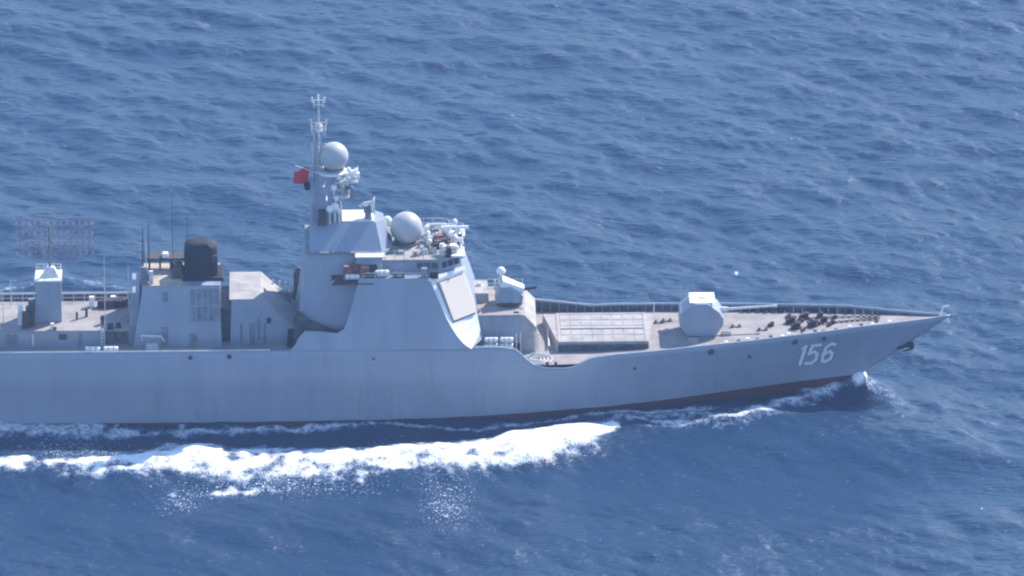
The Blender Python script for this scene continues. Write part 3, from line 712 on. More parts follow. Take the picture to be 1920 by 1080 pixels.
for px in (1400, 1412, 1428, 1442, 1458, 1470, 1522, 1548, 1562, 1590):
    X = px_x(px, 4, 8); zt_ = ztop(X); Y = half_at(X, zt_) - .35
    MB().box(X - .25, X + .25, Y - .2, Y + .2, zdeck(X), zt_ - .05, .04, .04).build('mooring_fitting', M['black'], foredeck)
X = px_x(1228, 3, 8); MB().tube((X, 5.4, 6.2), (X, 5.4, pp(1228, 568, 5.4)[1]), .06).build('jack_post', M['rail'], foredeck)
Xb = px_x(1774, .2, 8.6); MB().path([(Xb - .7, 0, 7.8), (Xb - .3, 0, 8.9), (Xb + .3, 0, 9.0)], .11).build('bow_roller', M['white'], foredeck)
# coiled hose and ladder treads at the hull cut-out
cx, cyy, czz = on_deck(1003, 662)
mb = MB()
for r in (.5, .85, 1.2, 1.55):
    ring = [(cx + r * 1.1 * math.cos(t), -6.2 + r * math.sin(t), 5.85 + .12) for t in np.linspace(0, 2 * math.pi, 25)]
    mb.path(ring, .07, 5)
mb.build('rope_coil', M['rail'], foredeck)
for k in range(2):
    X, Y, Z = on_deck(1026 + k * 16, 685); MB().box(X - .15, X + .15, Y - .12, Y + .12, Z, Z + .35).build('cleat', M['dark'], foredeck)

# ---- block between mast and funnel: flat roof then a slope down towards the mast
b2 = [(px_x(432, -3.8, 7), 7.02), (px_x(572, -3.8, 7), 7.02), (px_x(572, -3.8, 8), 7.6), (px_x(488, -3.8, 12), 11.9), (px_x(434, -3.8, 12), 11.9)]
blk = MB().prism_y(b2, -3.9, 3.9).build('midship_house', M['paint'], ship)
t2 = [(px_x(430, -3.8, 12), 11.905), (px_x(430, -3.8, 12), 12.0), (px_x(489, -3.8, 12), 12.0), (px_x(574, -3.8, 8), 7.7), (px_x(572, -3.8, 8), 7.605), (px_x(488, -3.8, 12), 11.905)]
MB().prism_y(t2, -3.95, 3.95).build('house_roof', M['deck_b'], blk)
dk = MB(); dk.box(px_x(538, -4.3, 8), px_x(560, -4.3, 8), -5.2, -3.95, 7.02, 8.7, .1, .1); dk.build('locker', M['black'], blk)
MB().box(px_x(483, -3.9, 9), px_x(487, -3.9, 9), -4.02, -3.9, 7.5, 9.9).build('pipe', M['slate'], blk)
for px in (470, 476, 496, 452): MB().tube((px_x(px, -4, 9), -3.97, 7.1), (px_x(px, -4, 9), -3.97, 9.3), .06).build('pipe', M['slate'], blk)
MB().box(px_x(500, -3.9, 9.6), px_x(508, -3.9, 9.6), -3.98, -3.9, 9.3, 9.9).build('scuttle', M['glass'], blk)
# boat davit and dark gear on the sloping roof, far side
for k, px in enumerate((500, 512, 524, 536, 545)):
    Xk = px_x(px, 2.5, 11); MB().tube((Xk, 3.3, 8.6), (Xk, 3.3, pp(px, 522 + 2 * k, 3.3)[1]), .07).build('davit_post', M['rail'], blk)
MB().box(px_x(512, 2.5, 10), px_x(545, 2.5, 10), 2.0, 3.4, 9.3, 10.4, .3, .2).build('boat_cradle', M['slate'], blk)
# ---- funnel housing
fh = MB().rings([[zpx(250, -4.6, 7.02), zpx(416, -4.6, 7.02), zpx(416, 4.6, 7.02), zpx(250, 4.6, 7.02)], [zpx(268, -3.3, 13.2), zpx(412, -3.3, 13.2), zpx(412, 3.3, 13.2), zpx(268, 3.3, 13.2)]]).build('funnel_housing', M['paint'], ship)
MB().box(px_x(268, 0, 13.2), px_x(346, 0, 13.2), -3.25, 3.25, 13.205, 13.32).build('housing_roof', M['tan'], fh)
MB().box(px_x(346, 0, 13.2), px_x(413, 0, 13.2), -3.25, 3.25, 13.205, 13.30).build('housing_roof', M['paint_b'], fh)
def wy(z, off=.03): return -(4.6 - (z - 7.02) * 1.3 / 6.18) - off
def wallbox(name, p0, p1, z0, z1, m, parent, th=.06, off=.03):
    mb = MB(); x0, x1 = px_x(p0, -4, (z0 + z1) / 2), px_x(p1, -4, (z0 + z1) / 2)
    a, b = wy(z0, off), wy(z1, off)
    mb.add([(x0, a - th, z0), (x1, a - th, z0), (x1, b - th, z1), (x0, b - th, z1), (x0, a + .05, z0), (x1, a + .05, z0), (x1, b + .05, z1), (x0, b + .05, z1)],
           [(0, 1, 2, 3), (7, 6, 5, 4), (0, 4, 5, 1), (1, 5, 6, 2), (2, 6, 7, 3), (3, 7, 4, 0)])
    return mb.build(name, m, parent)
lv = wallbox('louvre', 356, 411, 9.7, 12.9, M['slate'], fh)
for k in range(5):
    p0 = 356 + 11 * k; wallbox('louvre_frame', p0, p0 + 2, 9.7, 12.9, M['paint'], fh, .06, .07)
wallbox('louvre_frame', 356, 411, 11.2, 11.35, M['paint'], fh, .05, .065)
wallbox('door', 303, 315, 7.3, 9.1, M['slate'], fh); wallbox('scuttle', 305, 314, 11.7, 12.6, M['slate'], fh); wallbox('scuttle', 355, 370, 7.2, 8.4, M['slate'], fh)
MB().path([(px_x(266, -5, 8.6), -5.0, 8.0), (px_x(266, -5, 8.8), -5.3, 8.6), (px_x(303, -5, 8.8), -5.3, 8.5), (px_x(307, -5, 8.8), -5.0, 7.9)], .13).build('davit', M['rail'], fh)
MB().box(px_x(272, -5, 8), px_x(298, -5, 8), -5.4, -4.7, 7.05, 7.6, .1, .1).build('locker', M['rail'], fh)
# uptake
f0, f1 = px_x(345, 0, 15), px_x(408, 0, 15)
rs = []
for z, g, yy in ((13.3, 0, 1.6), (14.6, 0, 1.55), (16.0, .02, 1.45), (16.6, .12, 1.3), (16.95, .4, 1.05), (17.08, .8, .7)):
    a, b = f0 + g, f1 - g * 1.3; c = .45
    rs.append([(a + c, -yy, z), (b - c, -yy, z), (b, -yy + c, z), (b, yy - c, z), (b - c, yy, z), (a + c, yy, z), (a, yy - c, z), (a, -yy + c, z)])
up = MB().rings(rs).build('funnel', M['black'], ship, bevel=.08)
MB().box(px_x(398, -1.3, 15.8), px_x(407, -1.3, 15.8), -1.62, -1.3, 15.2, 15.9).build('vent', M['dark'], up)
MB().box(f0 - .2, f1 + .7, -2.1, 2.1, 13.32, 13.6, .2, .2).build('funnel_skirt', M['black'], up)
MB().box(px_x(322, 0, 14), f0 + .1, -1.4, 1.4, 13.33, 14.3, .35, .2).build('intake_box', M['dark'], fh)
MB().box(px_x(276, 1, 14), px_x(345, 1, 14), .8, 2.6, 14.5, 14.75).build('gear_rack', M['dark'], fh)
for px in (280, 300, 320): MB().tube((px_x(px, 1, 14), 1.5, 13.3), (px_x(px, 1, 14), 1.5, 14.5), .1).build('rack_post', M['dark'], fh)
MB().box(px_x(304, 1, 15), px_x(316, 1, 15), .9, 1.7, 14.76, 15.2, .05, .05).build('rack_box', M['white'], fh)
for px, y0, y1, Y, r, m in ((267, 522, 428, -2.6, .085, 'black'), (278, 518, 420, -1.8, .075, 'black'), (273, 520, 440, 0.5, .05, 'rail'), (322, 500, 360, 1.6, .045, 'dark'), (350, 500, 385, 2.2, .035, 'dark')):
    X, Z = pp(px, y1, Y); b = MB().tube((X, Y, 13.3), (X, Y, Z), r, r * .5); b.lathe((X, Y, 13.3), [(.25, 0), (.2, .4), (.1, .7)], 10); b.build('whip_antenna', M[m], fh)
pod(270, 500, -2.8, 'box', .9, parent=fh, m='slate', base=13.3); pod(283, 508, -2.6, 'box', .6, parent=fh, m='rail', base=13.3)
# recess between funnel and midship house
MB().box(px_x(413, 0, 8), px_x(436, 0, 8), -3.2, 3.2, 7.02, 10.8).build('passage_shade_wall', M['shade'], ship)  # coloured dark to paint in the shade of the gap

# ---- aft deckhouse and radar block
ad = MB().rings([[(-60, -4.35, 7.02), zpx(197, -4.35, 7.02), zpx(197, 4.35, 7.02), (-60, 4.35, 7.02)], [(-60, -4.15, 8.7), zpx(195, -4.15, 8.7), zpx(195, 4.15, 8.7), (-60, 4.15, 8.7)]]).build('aft_deckhouse', M['paint'], ship)
MB().box(-60, px_x(246, 0, 8.7), -4.2, 4.2, 8.702, 8.8).build('deckhouse_roof', M['deck'], ad)
MB().box(px_x(197, -2, 8), px_x(244, -2, 8), -3.0, 3.6, 7.05, 8.68).build('machinery_space', M['slate'], ad)
for px, w, z0, z1, m in ((118, .38, 7.9, 8.4, 'glass'), (16, .14, 7.5, 8.4, 'slate'), (28, .14, 7.5, 8.4, 'slate'), (62, .1, 7.2, 8.5, 'rail'), (150, .1, 7.2, 8.5, 'slate')):
    X = px_x(px, -4.3, 8); MB().box(X - w, X + w, -4.42, -4.2, z0, z1).build('scuttle' if m == 'glass' else 'pipe', M[m], ad)
rb = MB().rings([[zpx(66, -1.7, 8.8), zpx(116, -1.7, 8.8), zpx(116, 1.7, 8.8), zpx(66, 1.7, 8.8)], [zpx(70, -1.4, 13.2), zpx(114, -1.4, 13.2), zpx(114, 1.4, 13.2), zpx(70, 1.4, 13.2)]]).build('radar_tower', M['paint'], ship)
MB().box(px_x(66, 0, 13), px_x(116, 0, 13), -1.6, 1.6, 13.21, 13.32).build('tower_top', M['white'], rb)
railing('railing', [zpx(68, -1.5, 13.3), zpx(114, -1.5, 13.3), zpx(114, 1.5, 13.3), zpx(68, 1.5, 13.3)], .7, .8, rb, r=.035)
X, _ = pp(93, 470, 0)
MB().rings([[(X - .8, -.7, 13.3), (X + .9, -.7, 13.3), (X + .9, .7, 13.3), (X - .8, .7, 13.3)], [(X - .3, -.3, 14.3), (X + .4, -.3, 14.3), (X + .4, .3, 14.3), (X - .3, .3, 14.3)]]).build('radar_pedestal', M['rail'], rb)
za_, zb2 = pp(93, 490, 0)[1], pp(93, 415, 0)[1]
MB().tube((X, 0, 14.2), (X, 0, zb2 - .5), .14).build('radar_post', M['slate'], rb)
xl, xr = px_x(32, 0, 17), px_x(174, 0, 17)
la = MB()
for k in range(9):
    z = za_ + (zb2 - za_) * k / 8 + .1; cut = 1.3 * max(0, 1 - k / 3)
    la.tube((xl + cut, -.2, z), (xr - cut, -.2, z), .035, n=5)
for k in range(25):
    x = xl + (xr - xl) * k / 24; cut = max(0, 1 - min(k, 24 - k) / 4) * 1.2
    la.tube((x, -.2, za_ + .1 + cut), (x, -.2, zb2 + random.uniform(-.05, .25)), .03, n=5)
    if k % 2 == 0:
        for kk in (2, 4, 6, 8):
            z = za_ + (zb2 - za_) * kk / 8 + .1; la.tube((x, -.2, z), (x, -1.3, z), .022, n=4)
            la.tube((x - .2, -1.0, z), (x + .2, -1.0, z), .02, n=4)
la.tube((xl + .6, .1, (za_ + zb2) / 2), (xr - .6, .1, (za_ + zb2) / 2), .07); la.tube((X, 0, za_), (xl + 1.2, -.1, zb2 - .6), .05); la.tube((X, 0, za_), (xr - 1.2, -.1, zb2 - .6), .05)
lat = la.build('lattice_radar', M['lattice'], rb)
# thin whips, boxes and fittings around the aft deckhouse
for px, y1, Y in ((195, 482, -3.5), (240, 500, 1.0), (20, 525, 3.0), (5, 540, -2.0)):
    X, Z = pp(px, y1, Y); MB().tube((X, Y, 8.8), (X, Y, Z), .05, .03).build('whip_antenna', M['rail'], ad)
for px, py, Y, m, s in ((48, 585, -3.2, 'dark', 1.0), (56, 575, -2.6, 'dark', 1.2), (38, 572, -2.4, 'white', .7), (60, 560, 1.4, 'slate', 1.1), (172, 556, 2.6, 'white', .7), (190, 563, 2.4, 'brown', 1.1), (205, 562, 2.4, 'dark', 1.2), (222, 562, 2.6, 'brown', 1.2),
                        (212, 555, 3.2, 'white', .7), (162, 578, -.2, 'dark', .35), (144, 585, -1, 'dark', .3), (236, 560, 2.8, 'dark', .9), (192, 592, -2.4, 'dark', .6), (207, 607, -3.7, 'brown', .8), (222, 606, -3.4, 'brown', .7), (98, 606, -3.7, 'white', .5), (103, 613, -3.9, 'dark', .4)):
    pod(px, py, Y, 'box', s, parent=ad, m=m, base=8.8)
mb = MB()
for k in range(7):
    z = 7.2 + k * .35; mb.tube((px_x(190, -5, 8), -5.0, z), (px_x(196, -5, 8), -5.0, z), .04, n=5)
for px in (190, 196): mb.tube((px_x(px, -5, 8), -5.0, 7.05), (px_x(px, -4.4, 9), -4.6, 10.0), .04, n=5)
mb.build('ladder', M['rail'], ad)
railing('railing', [(-60, 4.1, 8.8), zpx(64, 4.1, 8.8)], .9, 1.1, ad, r=.035)
railing('railing', [zpx(118, 4.1, 8.8), zpx(240, 4.1, 8.8)], .9, 1.1, ad, r=.035)
MB().rings([[zpx(240, -3.5, 7.02), zpx(256, -3.5, 7.02), zpx(256, 3.5, 7.02), zpx(240, 3.5, 7.02)], [zpx(248, -2.8, 12.4), zpx(262, -2.8, 12.4), zpx(262, 2.8, 12.4), zpx(248, 2.8, 12.4)]]).build('funnel_fairing', M['paint_b'], ship)

# ================================================================ loose things carried by the ship
def canister(label, X, Y, Z, length=1.3, r=.32, group=None, m='white'):
    t = empty('life_raft', ship_to_world((X, Y, Z)), YAW)
    h = length / 2
    MB().lathe((0, 0, r + .12), [(.02, -h), (r * .8, -h + .02), (r, -h + .12), (r, h - .12), (r * .8, h - .02), (.02, h)], 14, 'x').build('canister', M[m], t, smooth=False)
    c = MB()
    for d in (-.35, .35): c.box(d * length - .06, d * length + .06, -r * .9, r * .9, 0, .2)
    c.build('cradle', M['slate'], t)
    b = MB()
    for d in (-.18, .18): b.lathe((d * length, 0, r + .12), [(r + .015, -.03), (r + .015, .03)], 14, 'x')
    b.build('strap', M['slate'], t)
    return tag(t, label, 'life raft', group)
for px, lab in ((174, 'white life raft canister on the deck edge, the one nearer the left picture edge'), (208, 'white life raft canister on the deck edge, closer to the funnel block')):
    X, Z = pp(px, 652, -7.6); canister(lab, X, -7.75, 7.75, 1.5, .27, 'life rafts along the after deck edge')
    MB().box(X - .6, X + .6, -8.1, -7.4, 7.05, 7.74).build('raft_shelf', M['slate'], main_deck)
n = 0
for px in (921, 950):
    for lv_ in (0, 1):
        X = px_x(px, -6.2, 7.6)
        where = 'beside the array face' if px == 921 else 'next to the hull cut-out'
        canister('%s white life raft canister of the stack %s' % ('upper' if lv_ else 'lower', where), X, -6.3, 7.12 + lv_ * .66, 1.35, .27, 'life rafts stacked before the bridge')
for px, py, lab in ((661, 519, 'white rounded canister at the aft end of the recess below the mast'), (716, 522, 'white rounded canister at the forward end of the recess under the bridge')):
    X, Z = pp(px, py, -6.1); canister(lab, X, -6.1, 14.76 if px < 700 else 15.21, 1.5, .28, 'canisters in the recess deck')

# flag flown from the gaff
fx, fz = px_x(580, -.6, 25), pp(566, 316, -.6)[1]
mb = MB(); v = []; f = []; NX, NZ = 14, 9
for i in range(NX + 1):
    for j in range(NZ + 1):
        u = i / NX; w = j / NZ
        v.append((fx - u * 1.55 - .12 * w, -.6 + .28 * math.sin(u * 7 + w * 1.5) * (0.3 + u), fz + .1 - w * 1.75 - .35 * u * (1 - w) + .1 * math.sin(u * 5)))
for i in range(NX):
    for j in range(NZ):
        a = i * (NZ + 1) + j; f.append((a, a + 1, a + NZ + 2, a + NZ + 1))
flag = MB().add([ship_to_world(q) for q in v], f).build('flag', M['red'], None, smooth=True)
md = flag.modifiers.new('cloth', 'SOLIDIFY'); md.thickness = .02
tag(flag, 'small plain red flag flying from the mast below the upper radome', 'flag')
mb = MB(); q = [ship_to_world((px_x(px, -.6, 23.5), -.6, pp(px, py, -.6)[1])) for px, py in ((568, 341), (581, 341), (582, 356), (572, 357))]
mb.add(q + [(a, b + .05, c) for a, b, c in q], [(0, 1, 2, 3), (7, 6, 5, 4), (0, 4, 5, 1), (1, 5, 6, 2), (2, 6, 7, 3), (3, 7, 4, 0)])
tag(mb.build('signal_flag', M['black']), 'small dark signal flag hanging just below the red flag', 'flag')

# ================================================================ the sea
# wave field by inverse FFT on a 0.22 m lattice wide enough not to repeat in view
NXF, NYF, DXY = 1080, 1080, 0.225
kx = np.fft.fftfreq(NXF, DXY) * 2 * np.pi; ky = np.fft.fftfreq(NYF, DXY) * 2 * np.pi
KX, KY = np.meshgrid(kx, ky); K = np.hypot(KX, KY); K[0, 0] = 1
WD = math.atan2(1.0, 0.62)
def spectrum(L, spread, lmin, seed, kpow=4.0):
    g = np.random.default_rng(seed)
    c = np.cos(np.arctan2(KY, KX) - WD)
    Ph = np.exp(-1.0 / (K * L) ** 2) / K ** kpow * (np.abs(c) ** spread + 0.06) * np.exp(-(K * lmin) ** 2)
    h = np.fft.ifft2(np.sqrt(Ph) * (g.normal(size=K.shape) + 1j * g.normal(size=K.shape)))
    h = h.real; return h
H1 = spectrum(1.8, 3.0, 0.10, 3)
gy, gx = np.gradient(H1, DXY)
H1 *= 0.130 / np.sqrt((gx ** 2 + gy ** 2).mean())
H2 = spectrum(5.0, 1.5, 0.8, 8); H2 *= 0.13 / H2.std()
HH = H1 + H2
Fh = np.fft.fft2(H1)
DX = np.real(np.fft.ifft2(1j * KX / K * Fh)); DY = np.real(np.fft.ifft2(1j * KY / K * Fh))   # choppy sideways shift
X0g, Y0g = -92.0, -92.0
def axis(lo, hi, far):
    a = list(np.arange(lo, hi + 1e-6, DXY)); q = []; d = DXY; p = hi
    while p < far: d *= 1.22; p += d; q.append(p)
    r = []; d = DXY; p = lo
    while p > -far: d *= 1.22; p -= d; r.append(p)
    return np.array(r[::-1] + a + q), len(r), len(a)
ax, ox, nx_ = axis(X0g, 92.0, 9000.0); ay, oy, ny_ = axis(Y0g, 150.0, 9000.0)
GX, GY = np.meshgrid(ax, ay); GZ = np.zeros_like(GX)
I = np.mod(np.round((GX - X0g) / DXY).astype(np.int64), NXF); J = np.mod(np.round((GY - Y0g) / DXY).astype(np.int64), NYF)
out = np.maximum(0, np.maximum(np.maximum(X0g - GX, GX - 92), np.maximum(Y0g - GY, GY - 150)))
fade = np.exp(-out / 2.0)
def smooth01(t): t = np.clip(t, 0, 1); return t * t * (3 - 2 * t)
def poly_field(pts, widths):
    """distance to a polyline given in photograph pixels, signed (+ on the far side), with the width along it"""
    P_ = [sea_pt(*p) for p in pts]
    best = np.full(GX.shape, 1e9); sg = np.zeros(GX.shape); wd = np.ones(GX.shape); al = np.zeros(GX.shape)
    for i in range(len(P_) - 1):
        (x0, y0), (x1, y1) = P_[i], P_[i + 1]; dx, dy = x1 - x0, y1 - y0; L2 = dx * dx + dy * dy
        t = np.clip(((GX - x0) * dx + (GY - y0) * dy) / L2, 0, 1)
        ex, ey = GX - x0 - t * dx, GY - y0 - t * dy; d = np.hypot(ex, ey)
        m = d < best; best = np.where(m, d, best)
        sg = np.where(m, np.sign(ey), sg); wd = np.where(m, widths[i] * (1 - t) + widths[i + 1] * t, wd); al = np.where(m, (i + t) / (len(P_) - 1), al)
    return best, sg, wd, al
foam = np.zeros_like(GX); calm = np.zeros_like(GX); glint_fleck = np.zeros_like(GX)
# a low-frequency wobble so that foam edges are ragged
def lowpass(seed, lam):
    g = np.random.default_rng(seed); h = np.fft.ifft2(np.fft.fft2(g.normal(size=K.shape)) * np.exp(-(K * lam) ** 2)).real
    return (h / h.std())[J, I]
W1 = lowpass(21, 1.0); W2 = lowpass(22, 0.30); W3 = lowpass(23, 2.5)
# 1 the breaking diverging wave alongside
main = [(1146, 806), (1110, 815), (1050, 828), (960, 846), (850, 858), (700, 869), (560, 871), (430, 868), (320, 868), (285, 878), (200, 882), (100, 881), (-60, 878)]
mw = [0.7, 2.2, 3.1, 3.7, 3.2, 3.0, 3.7, 4.1, 3.9, 2.1, 2.1, 2.1, 2.0]
d, sg, wd, al = poly_field(main, mw)
dn = d * np.where(sg > 0, 1.0, 0.95)
e = 1 - dn / wd
foam = np.maximum(foam, np.clip(0.54 + np.minimum(1.15 * e, .50 + .25 * (al < .3)) + 0.12 * W1 + 0.17 * W2 - .12 * (sg < 0) * (al > .2) - np.where(al > 0.68, .20, 0), 0, 1.25) * (e > -0.6))
sgd = sg * d
GZ += 1.00 * np.exp(-(sgd / 3.6) ** 2) * smooth01(wd / 3) - 0.35 * np.exp(-((sgd - 7.0) / 3.0) ** 2) - 0.40 * np.exp(-((sgd + 8.0) / 4.5) ** 2)
calm = np.maximum(calm, np.exp(-((sgd + 8) / 6.0) ** 2) * .35)
# lower fringe
d, sg, wd, al = poly_field([(325, 922), (420, 915), (520, 908), (620, 897), (730, 886)], [1.3, 1.5, 1.2, 1.2, .8])
foam = np.maximum(foam, np.clip(-.05 + .45 * (1 - d / wd) + 0.30 * W2 + .12 * W1, 0, .8) * (d < wd * 2.2))
# 2 bow wave roll from the stem
bow = [(1592, 722), (1560, 733), (1500, 758), (1440, 779), (1370, 798), (1290, 790), (1200, 792), (1140, 800)]
d, sg, wd, al = poly_field(bow, [1.0, 1.1, 1.3, 1.5, 1.6, 1.6, 1.5, 1.2])
foam = np.maximum(foam, np.clip((0.42 - .24 * smooth01((al - .55) * 5)) + 0.45 * (1 - d / wd) + 0.10 * W2 + .06 * W1, 0, 0.80 - .22 * smooth01((al - .5) * 4)) * (d < wd * 2))
sgd = sg * d
GZ += 0.75 * np.exp(-(sgd / 2.0) ** 2) * (1 - .55 * al)
# broad dark shoulder ahead and near side of the bow wave: the water rises towards the ship
sh = [(1900, 1010), (1760, 900), (1660, 800), (1610, 735), (1500, 765), (1380, 805), (1250, 812), (1160, 815)]
d, sg, wd, al = poly_field(sh, [1] * len(sh))
near = sea_pt(1450, 860)
bx_, by_ = near
g2 = np.exp(-(((GX - bx_) / 17.0) ** 2 + ((GY - by_) / 9.0) ** 2))
GZ += 3.4 * g2 * (GY - by_) / 9.0 * 0.8
calm = np.maximum(calm, np.exp(-(((GX - bx_ + 1) / 20.0) ** 2 + ((GY - by_ + 2) / 9.0) ** 2)) * .75)
# crest line running off to the right of the bow
rc = [(1625, 728), (1680, 775), (1750, 812), (1850, 850), (1960, 885)]
d, sg, wd, al = poly_field(rc, [1.2, 1.4, 1.4, 1.4, 1.2]); sgd = sg * d
GZ += 0.5 * np.exp(-(sgd / 2.2) ** 2) * (1 - al)
foam = np.maximum(foam, np.clip(0.22 + .1 * (1 - d / wd) + .16 * W2, 0, .45) * (d < wd * 1.2) * (1 - al))
# 3 foam streaks along the hull
for pts, w, lvl in (([(-20, 803), (90, 802), (175, 802), (260, 808)], [1.4, 1.5, 1.4, .6], .50), ([(215, 812), (345, 808), (470, 803), (600, 797), (730, 793), (900, 799)], [.6, .7, .6, .6, .5, .3], .40),
                    ([(900, 800), (1040, 786), (1180, 779), (1330, 778)], [.5, .7, 1.0, .9], .40), ([(342, 788), (344, 808)], [.35, .35], .55), ([(219, 792), (220, 800)], [.25, .25], .5),
                    ([(1180, 797), (1250, 800), (1330, 802)], [.8, 1.0, .7], .35)):
    d, sg, wd, al = poly_field(pts, w)
    foam = np.maximum(foam, np.clip(lvl + .35 * (1 - d / wd) + .12 * W2 + .08 * W1, 0, .72) * (d < wd * 1.8))
# 4 spray knot ahead of the stem
sx_, sy_ = sea_pt(1610, 727)
rr = np.hypot(GX - sx_, (GY - sy_) * .55)
foam = np.maximum(foam, np.clip(2.2 - rr / .55, 0, 1.3)); GZ += 1.0 * np.exp(-(rr / 1.0) ** 2)
# 5 scattered flecks: sun glitter and foam fringe painted white, plus two whitecaps
for (px, py, rx, ry, n_) in ((400, 918, 5, 2.5, 1), (340, 935, 3, 4, 1), (130, 838, 7, 4.5, 1), (840, 935, 3.6, 9, 1), (730, 835, 3.0, 3.5, 1), (1380, 513, .22, .5, 2), (1840, 958, .12, .35, 2), (520, 905, 12, 3.5, 1), (150, 855, 8, 4, 1)):
    x_, y_ = sea_pt(px, py); g3 = np.exp(-(((GX - x_) / rx) ** 2 + ((GY - y_) / ry) ** 2))
    glint_fleck = np.maximum(glint_fleck, g3) if n_ == 1 else glint_fleck
    if n_ == 2: foam = np.maximum(foam, g3 * 1.1)
# 6 far side wake
d, sg, wd, al = poly_field([(260, 552), (220, 545), (180, 539), (120, 533), (60, 545), (-40, 556)], [.5, .6, .8, .9, .9, .8]); sgd = sg * d
GZ += .7 * np.exp(-(sgd / 2.4) ** 2)
foam = np.maximum(foam, np.clip(.16 + .3 * (1 - d / wd) + .12 * W2, 0, .5) * (d < wd * 1.5))
HX, HYY = -DX[J, I], -DY[J, I]
amp = (1 - .75 * calm) * fade
hz_ = HH[J, I]
VX = GX + 0.6 * HX * amp; VY = GY + 0.6 * HYY * amp; VZ = (hz_ * amp + GZ * fade) + .05 * W2 * (foam > .5) * fade + .10 * W1 * np.clip(foam, 0, 1) * fade
ny, nx = GX.shape
co = np.stack([VX, VY, VZ], -1).reshape(-1, 3).astype(np.float32)
idx = (np.arange(ny - 1)[:, None] * nx + np.arange(nx - 1)[None, :]).reshape(-1)
quads = np.stack([idx, idx + 1, idx + nx + 1, idx + nx], -1).reshape(-1).astype(np.int32)
me = bpy.data.meshes.new('sea'); me.vertices.add(len(co)); me.vertices.foreach_set('co', co.reshape(-1))
nq = len(quads) // 4; me.loops.add(nq * 4); me.loops.foreach_set('vertex_index', quads)
me.polygons.add(nq); me.polygons.foreach_set('loop_start', np.arange(nq, dtype=np.int32) * 4); me.polygons.foreach_set('use_smooth', np.ones(nq, dtype=bool))
me.update(calc_edges=True)
at = me.attributes.new('foam', 'FLOAT', 'POINT'); at.data.foreach_set('value', foam.reshape(-1).astype(np.float32))
at = me.attributes.new('calm', 'FLOAT', 'POINT'); at.data.foreach_set('value', calm.reshape(-1).astype(np.float32))
at = me.attributes.new('glint_fleck', 'FLOAT', 'POINT'); at.data.foreach_set('value', glint_fleck.reshape(-1).astype(np.float32))
sea = bpy.data.objects.new('sea', me); COL.objects.link(sea); sea['kind'] = 'structure'
print('sea verts', len(co))

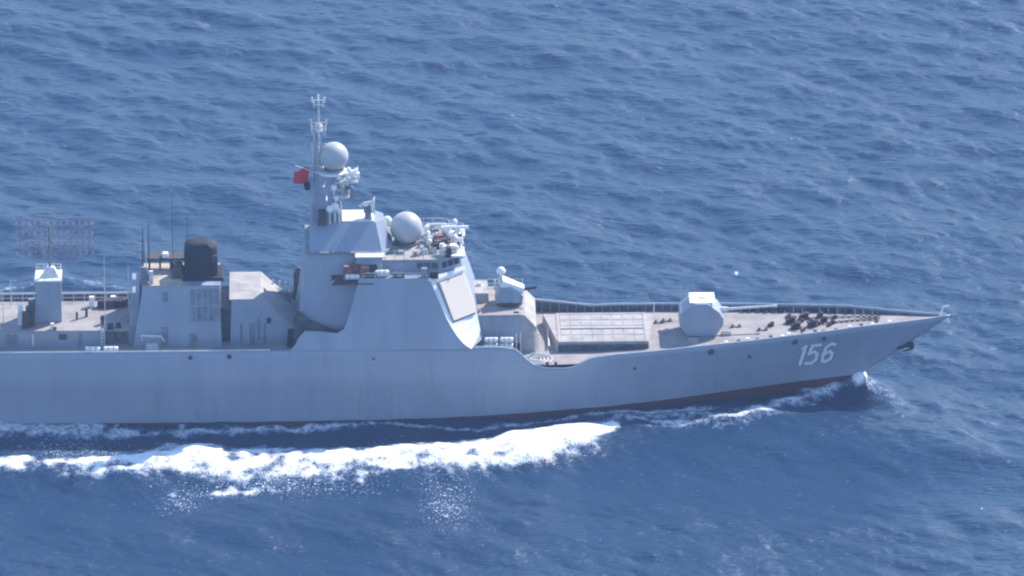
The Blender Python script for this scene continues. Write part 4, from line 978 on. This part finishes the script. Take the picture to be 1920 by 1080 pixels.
def sea_mat():
    m = bpy.data.materials.new('sea_water'); m.use_nodes = True
    n = m.node_tree.nodes; l = m.node_tree.links; b = n['Principled BSDF']; outn = n['Material Output']
    tc = n.new('ShaderNodeTexCoord')
    def noise(scale, sy=1.0, detail=4, rot=0.0):
        mp = n.new('ShaderNodeMapping'); mp.inputs['Scale'].default_value = (1, sy, 1); mp.vector_type = 'TEXTURE' if False else 'POINT'; mp.inputs['Rotation'].default_value = (0, 0, rot)
        l.new(tc.outputs['Object'], mp.inputs[0]); t = n.new('ShaderNodeTexNoise'); t.inputs['Scale'].default_value = scale; t.inputs['Detail'].default_value = detail
        l.new(mp.outputs[0], t.inputs['Vector']); return t.outputs[0]
    def mth(op, a, b_=None, c=None, clamp=False):
        q = n.new('ShaderNodeMath'); q.operation = op; q.use_clamp = clamp
        for i, v_ in enumerate((a, b_, c)):
            if v_ is None: continue
            if isinstance(v_, (int, float)): q.inputs[i].default_value = v_
            else: l.new(v_, q.inputs[i])
        return q.outputs[0]
    fo = n.new('ShaderNodeAttribute'); fo.attribute_name = 'foam'
    b.inputs['Base Color'].default_value = (0.009, 0.036, 0.084, 1)
    b.inputs['Roughness'].default_value = 0.25; b.inputs['IOR'].default_value = 1.333; b.inputs['Specular IOR Level'].default_value = 0.5
    hgt = mth('ADD', mth('MULTIPLY', noise(0.8, 2.8, 6, .55), .30), mth('MULTIPLY', noise(2.4, 2.6, 5, .45), .10))
    bp = n.new('ShaderNodeBump'); bp.inputs['Distance'].default_value = 1.0; ca = n.new('ShaderNodeAttribute'); ca.attribute_name = 'calm'; l.new(mth('MULTIPLY_ADD', ca.outputs['Fac'], -.7, .85), bp.inputs['Strength']); l.new(hgt, bp.inputs['Height'])
    l.new(bp.outputs[0], b.inputs['Normal'])
    # foam: broken up by fine noise; thin foam is a pale translucent blue, thick foam is white
    nn = mth('ADD', mth('MULTIPLY', noise(1.8, .7, 8, .2), .5), mth('MULTIPLY', noise(6.5, .7, 5), .5))
    fac = mth('MULTIPLY', mth('SUBTRACT', mth('ADD', fo.outputs['Fac'], mth('MULTIPLY', mth('SUBTRACT', nn, .5), 3.0)), .30), 1.6, clamp=True)
    fl = n.new('ShaderNodeAttribute'); fl.attribute_name = 'glint_fleck'
    ff = mth('MULTIPLY', mth('SUBTRACT', mth('ADD', noise(5.5, .7, 6), mth('MULTIPLY', fl.outputs['Fac'], .15)), .66), 6.0, clamp=True)  # white specks that paint in sun glitter, with some broken foam
    ff = mth('MULTIPLY', ff, mth('GREATER_THAN', fl.outputs['Fac'], .05))
    fac = mth('MAXIMUM', fac, ff)
    fb = n.new('ShaderNodeBsdfPrincipled'); fb.inputs['Roughness'].default_value = .75; fb.inputs['Specular IOR Level'].default_value = .2
    r = n.new('ShaderNodeValToRGB'); r.color_ramp.elements[0].position = .35; r.color_ramp.elements[0].color = (.18, .27, .42, 1); r.color_ramp.elements[1].position = .9; r.color_ramp.elements[1].color = (.90, .90, .90, 1)
    l.new(mth('MAXIMUM', fo.outputs['Fac'], ff), r.inputs[0]); l.new(r.outputs[0], fb.inputs['Base Color'])
    bf = n.new('ShaderNodeBump'); bf.inputs['Strength'].default_value = .7; bf.inputs['Distance'].default_value = .5; l.new(nn, bf.inputs['Height']); l.new(bf.outputs[0], fb.inputs['Normal'])
    mx = n.new('ShaderNodeMixShader'); l.new(fac, mx.inputs[0]); l.new(b.outputs[0], mx.inputs[1]); l.new(fb.outputs[0], mx.inputs[2]); l.new(mx.outputs[0], outn.inputs[0])
    return m
me.materials.append(sea_mat())

# ================================================================ the air between the aircraft and the ship
hz = MB().box(-9500, 9500, -9500, 9500, -4, 400).build('haze', bpy.data.materials.new('haze_air'), None)
hm = hz.data.materials[0]; hm.use_nodes = True; hn = hm.node_tree.nodes; hn.remove(hn['Principled BSDF'])
pv = hn.new('ShaderNodeVolumePrincipled'); pv.inputs['Color'].default_value = (0.45, 0.63, 1.0, 1); pv.inputs['Density'].default_value = 0.00010
pv.inputs['Anisotropy'].default_value = 0.0
hm.node_tree.links.new(pv.outputs[0], hn['Material Output'].inputs['Volume'])
hz['kind'] = 'stuff'
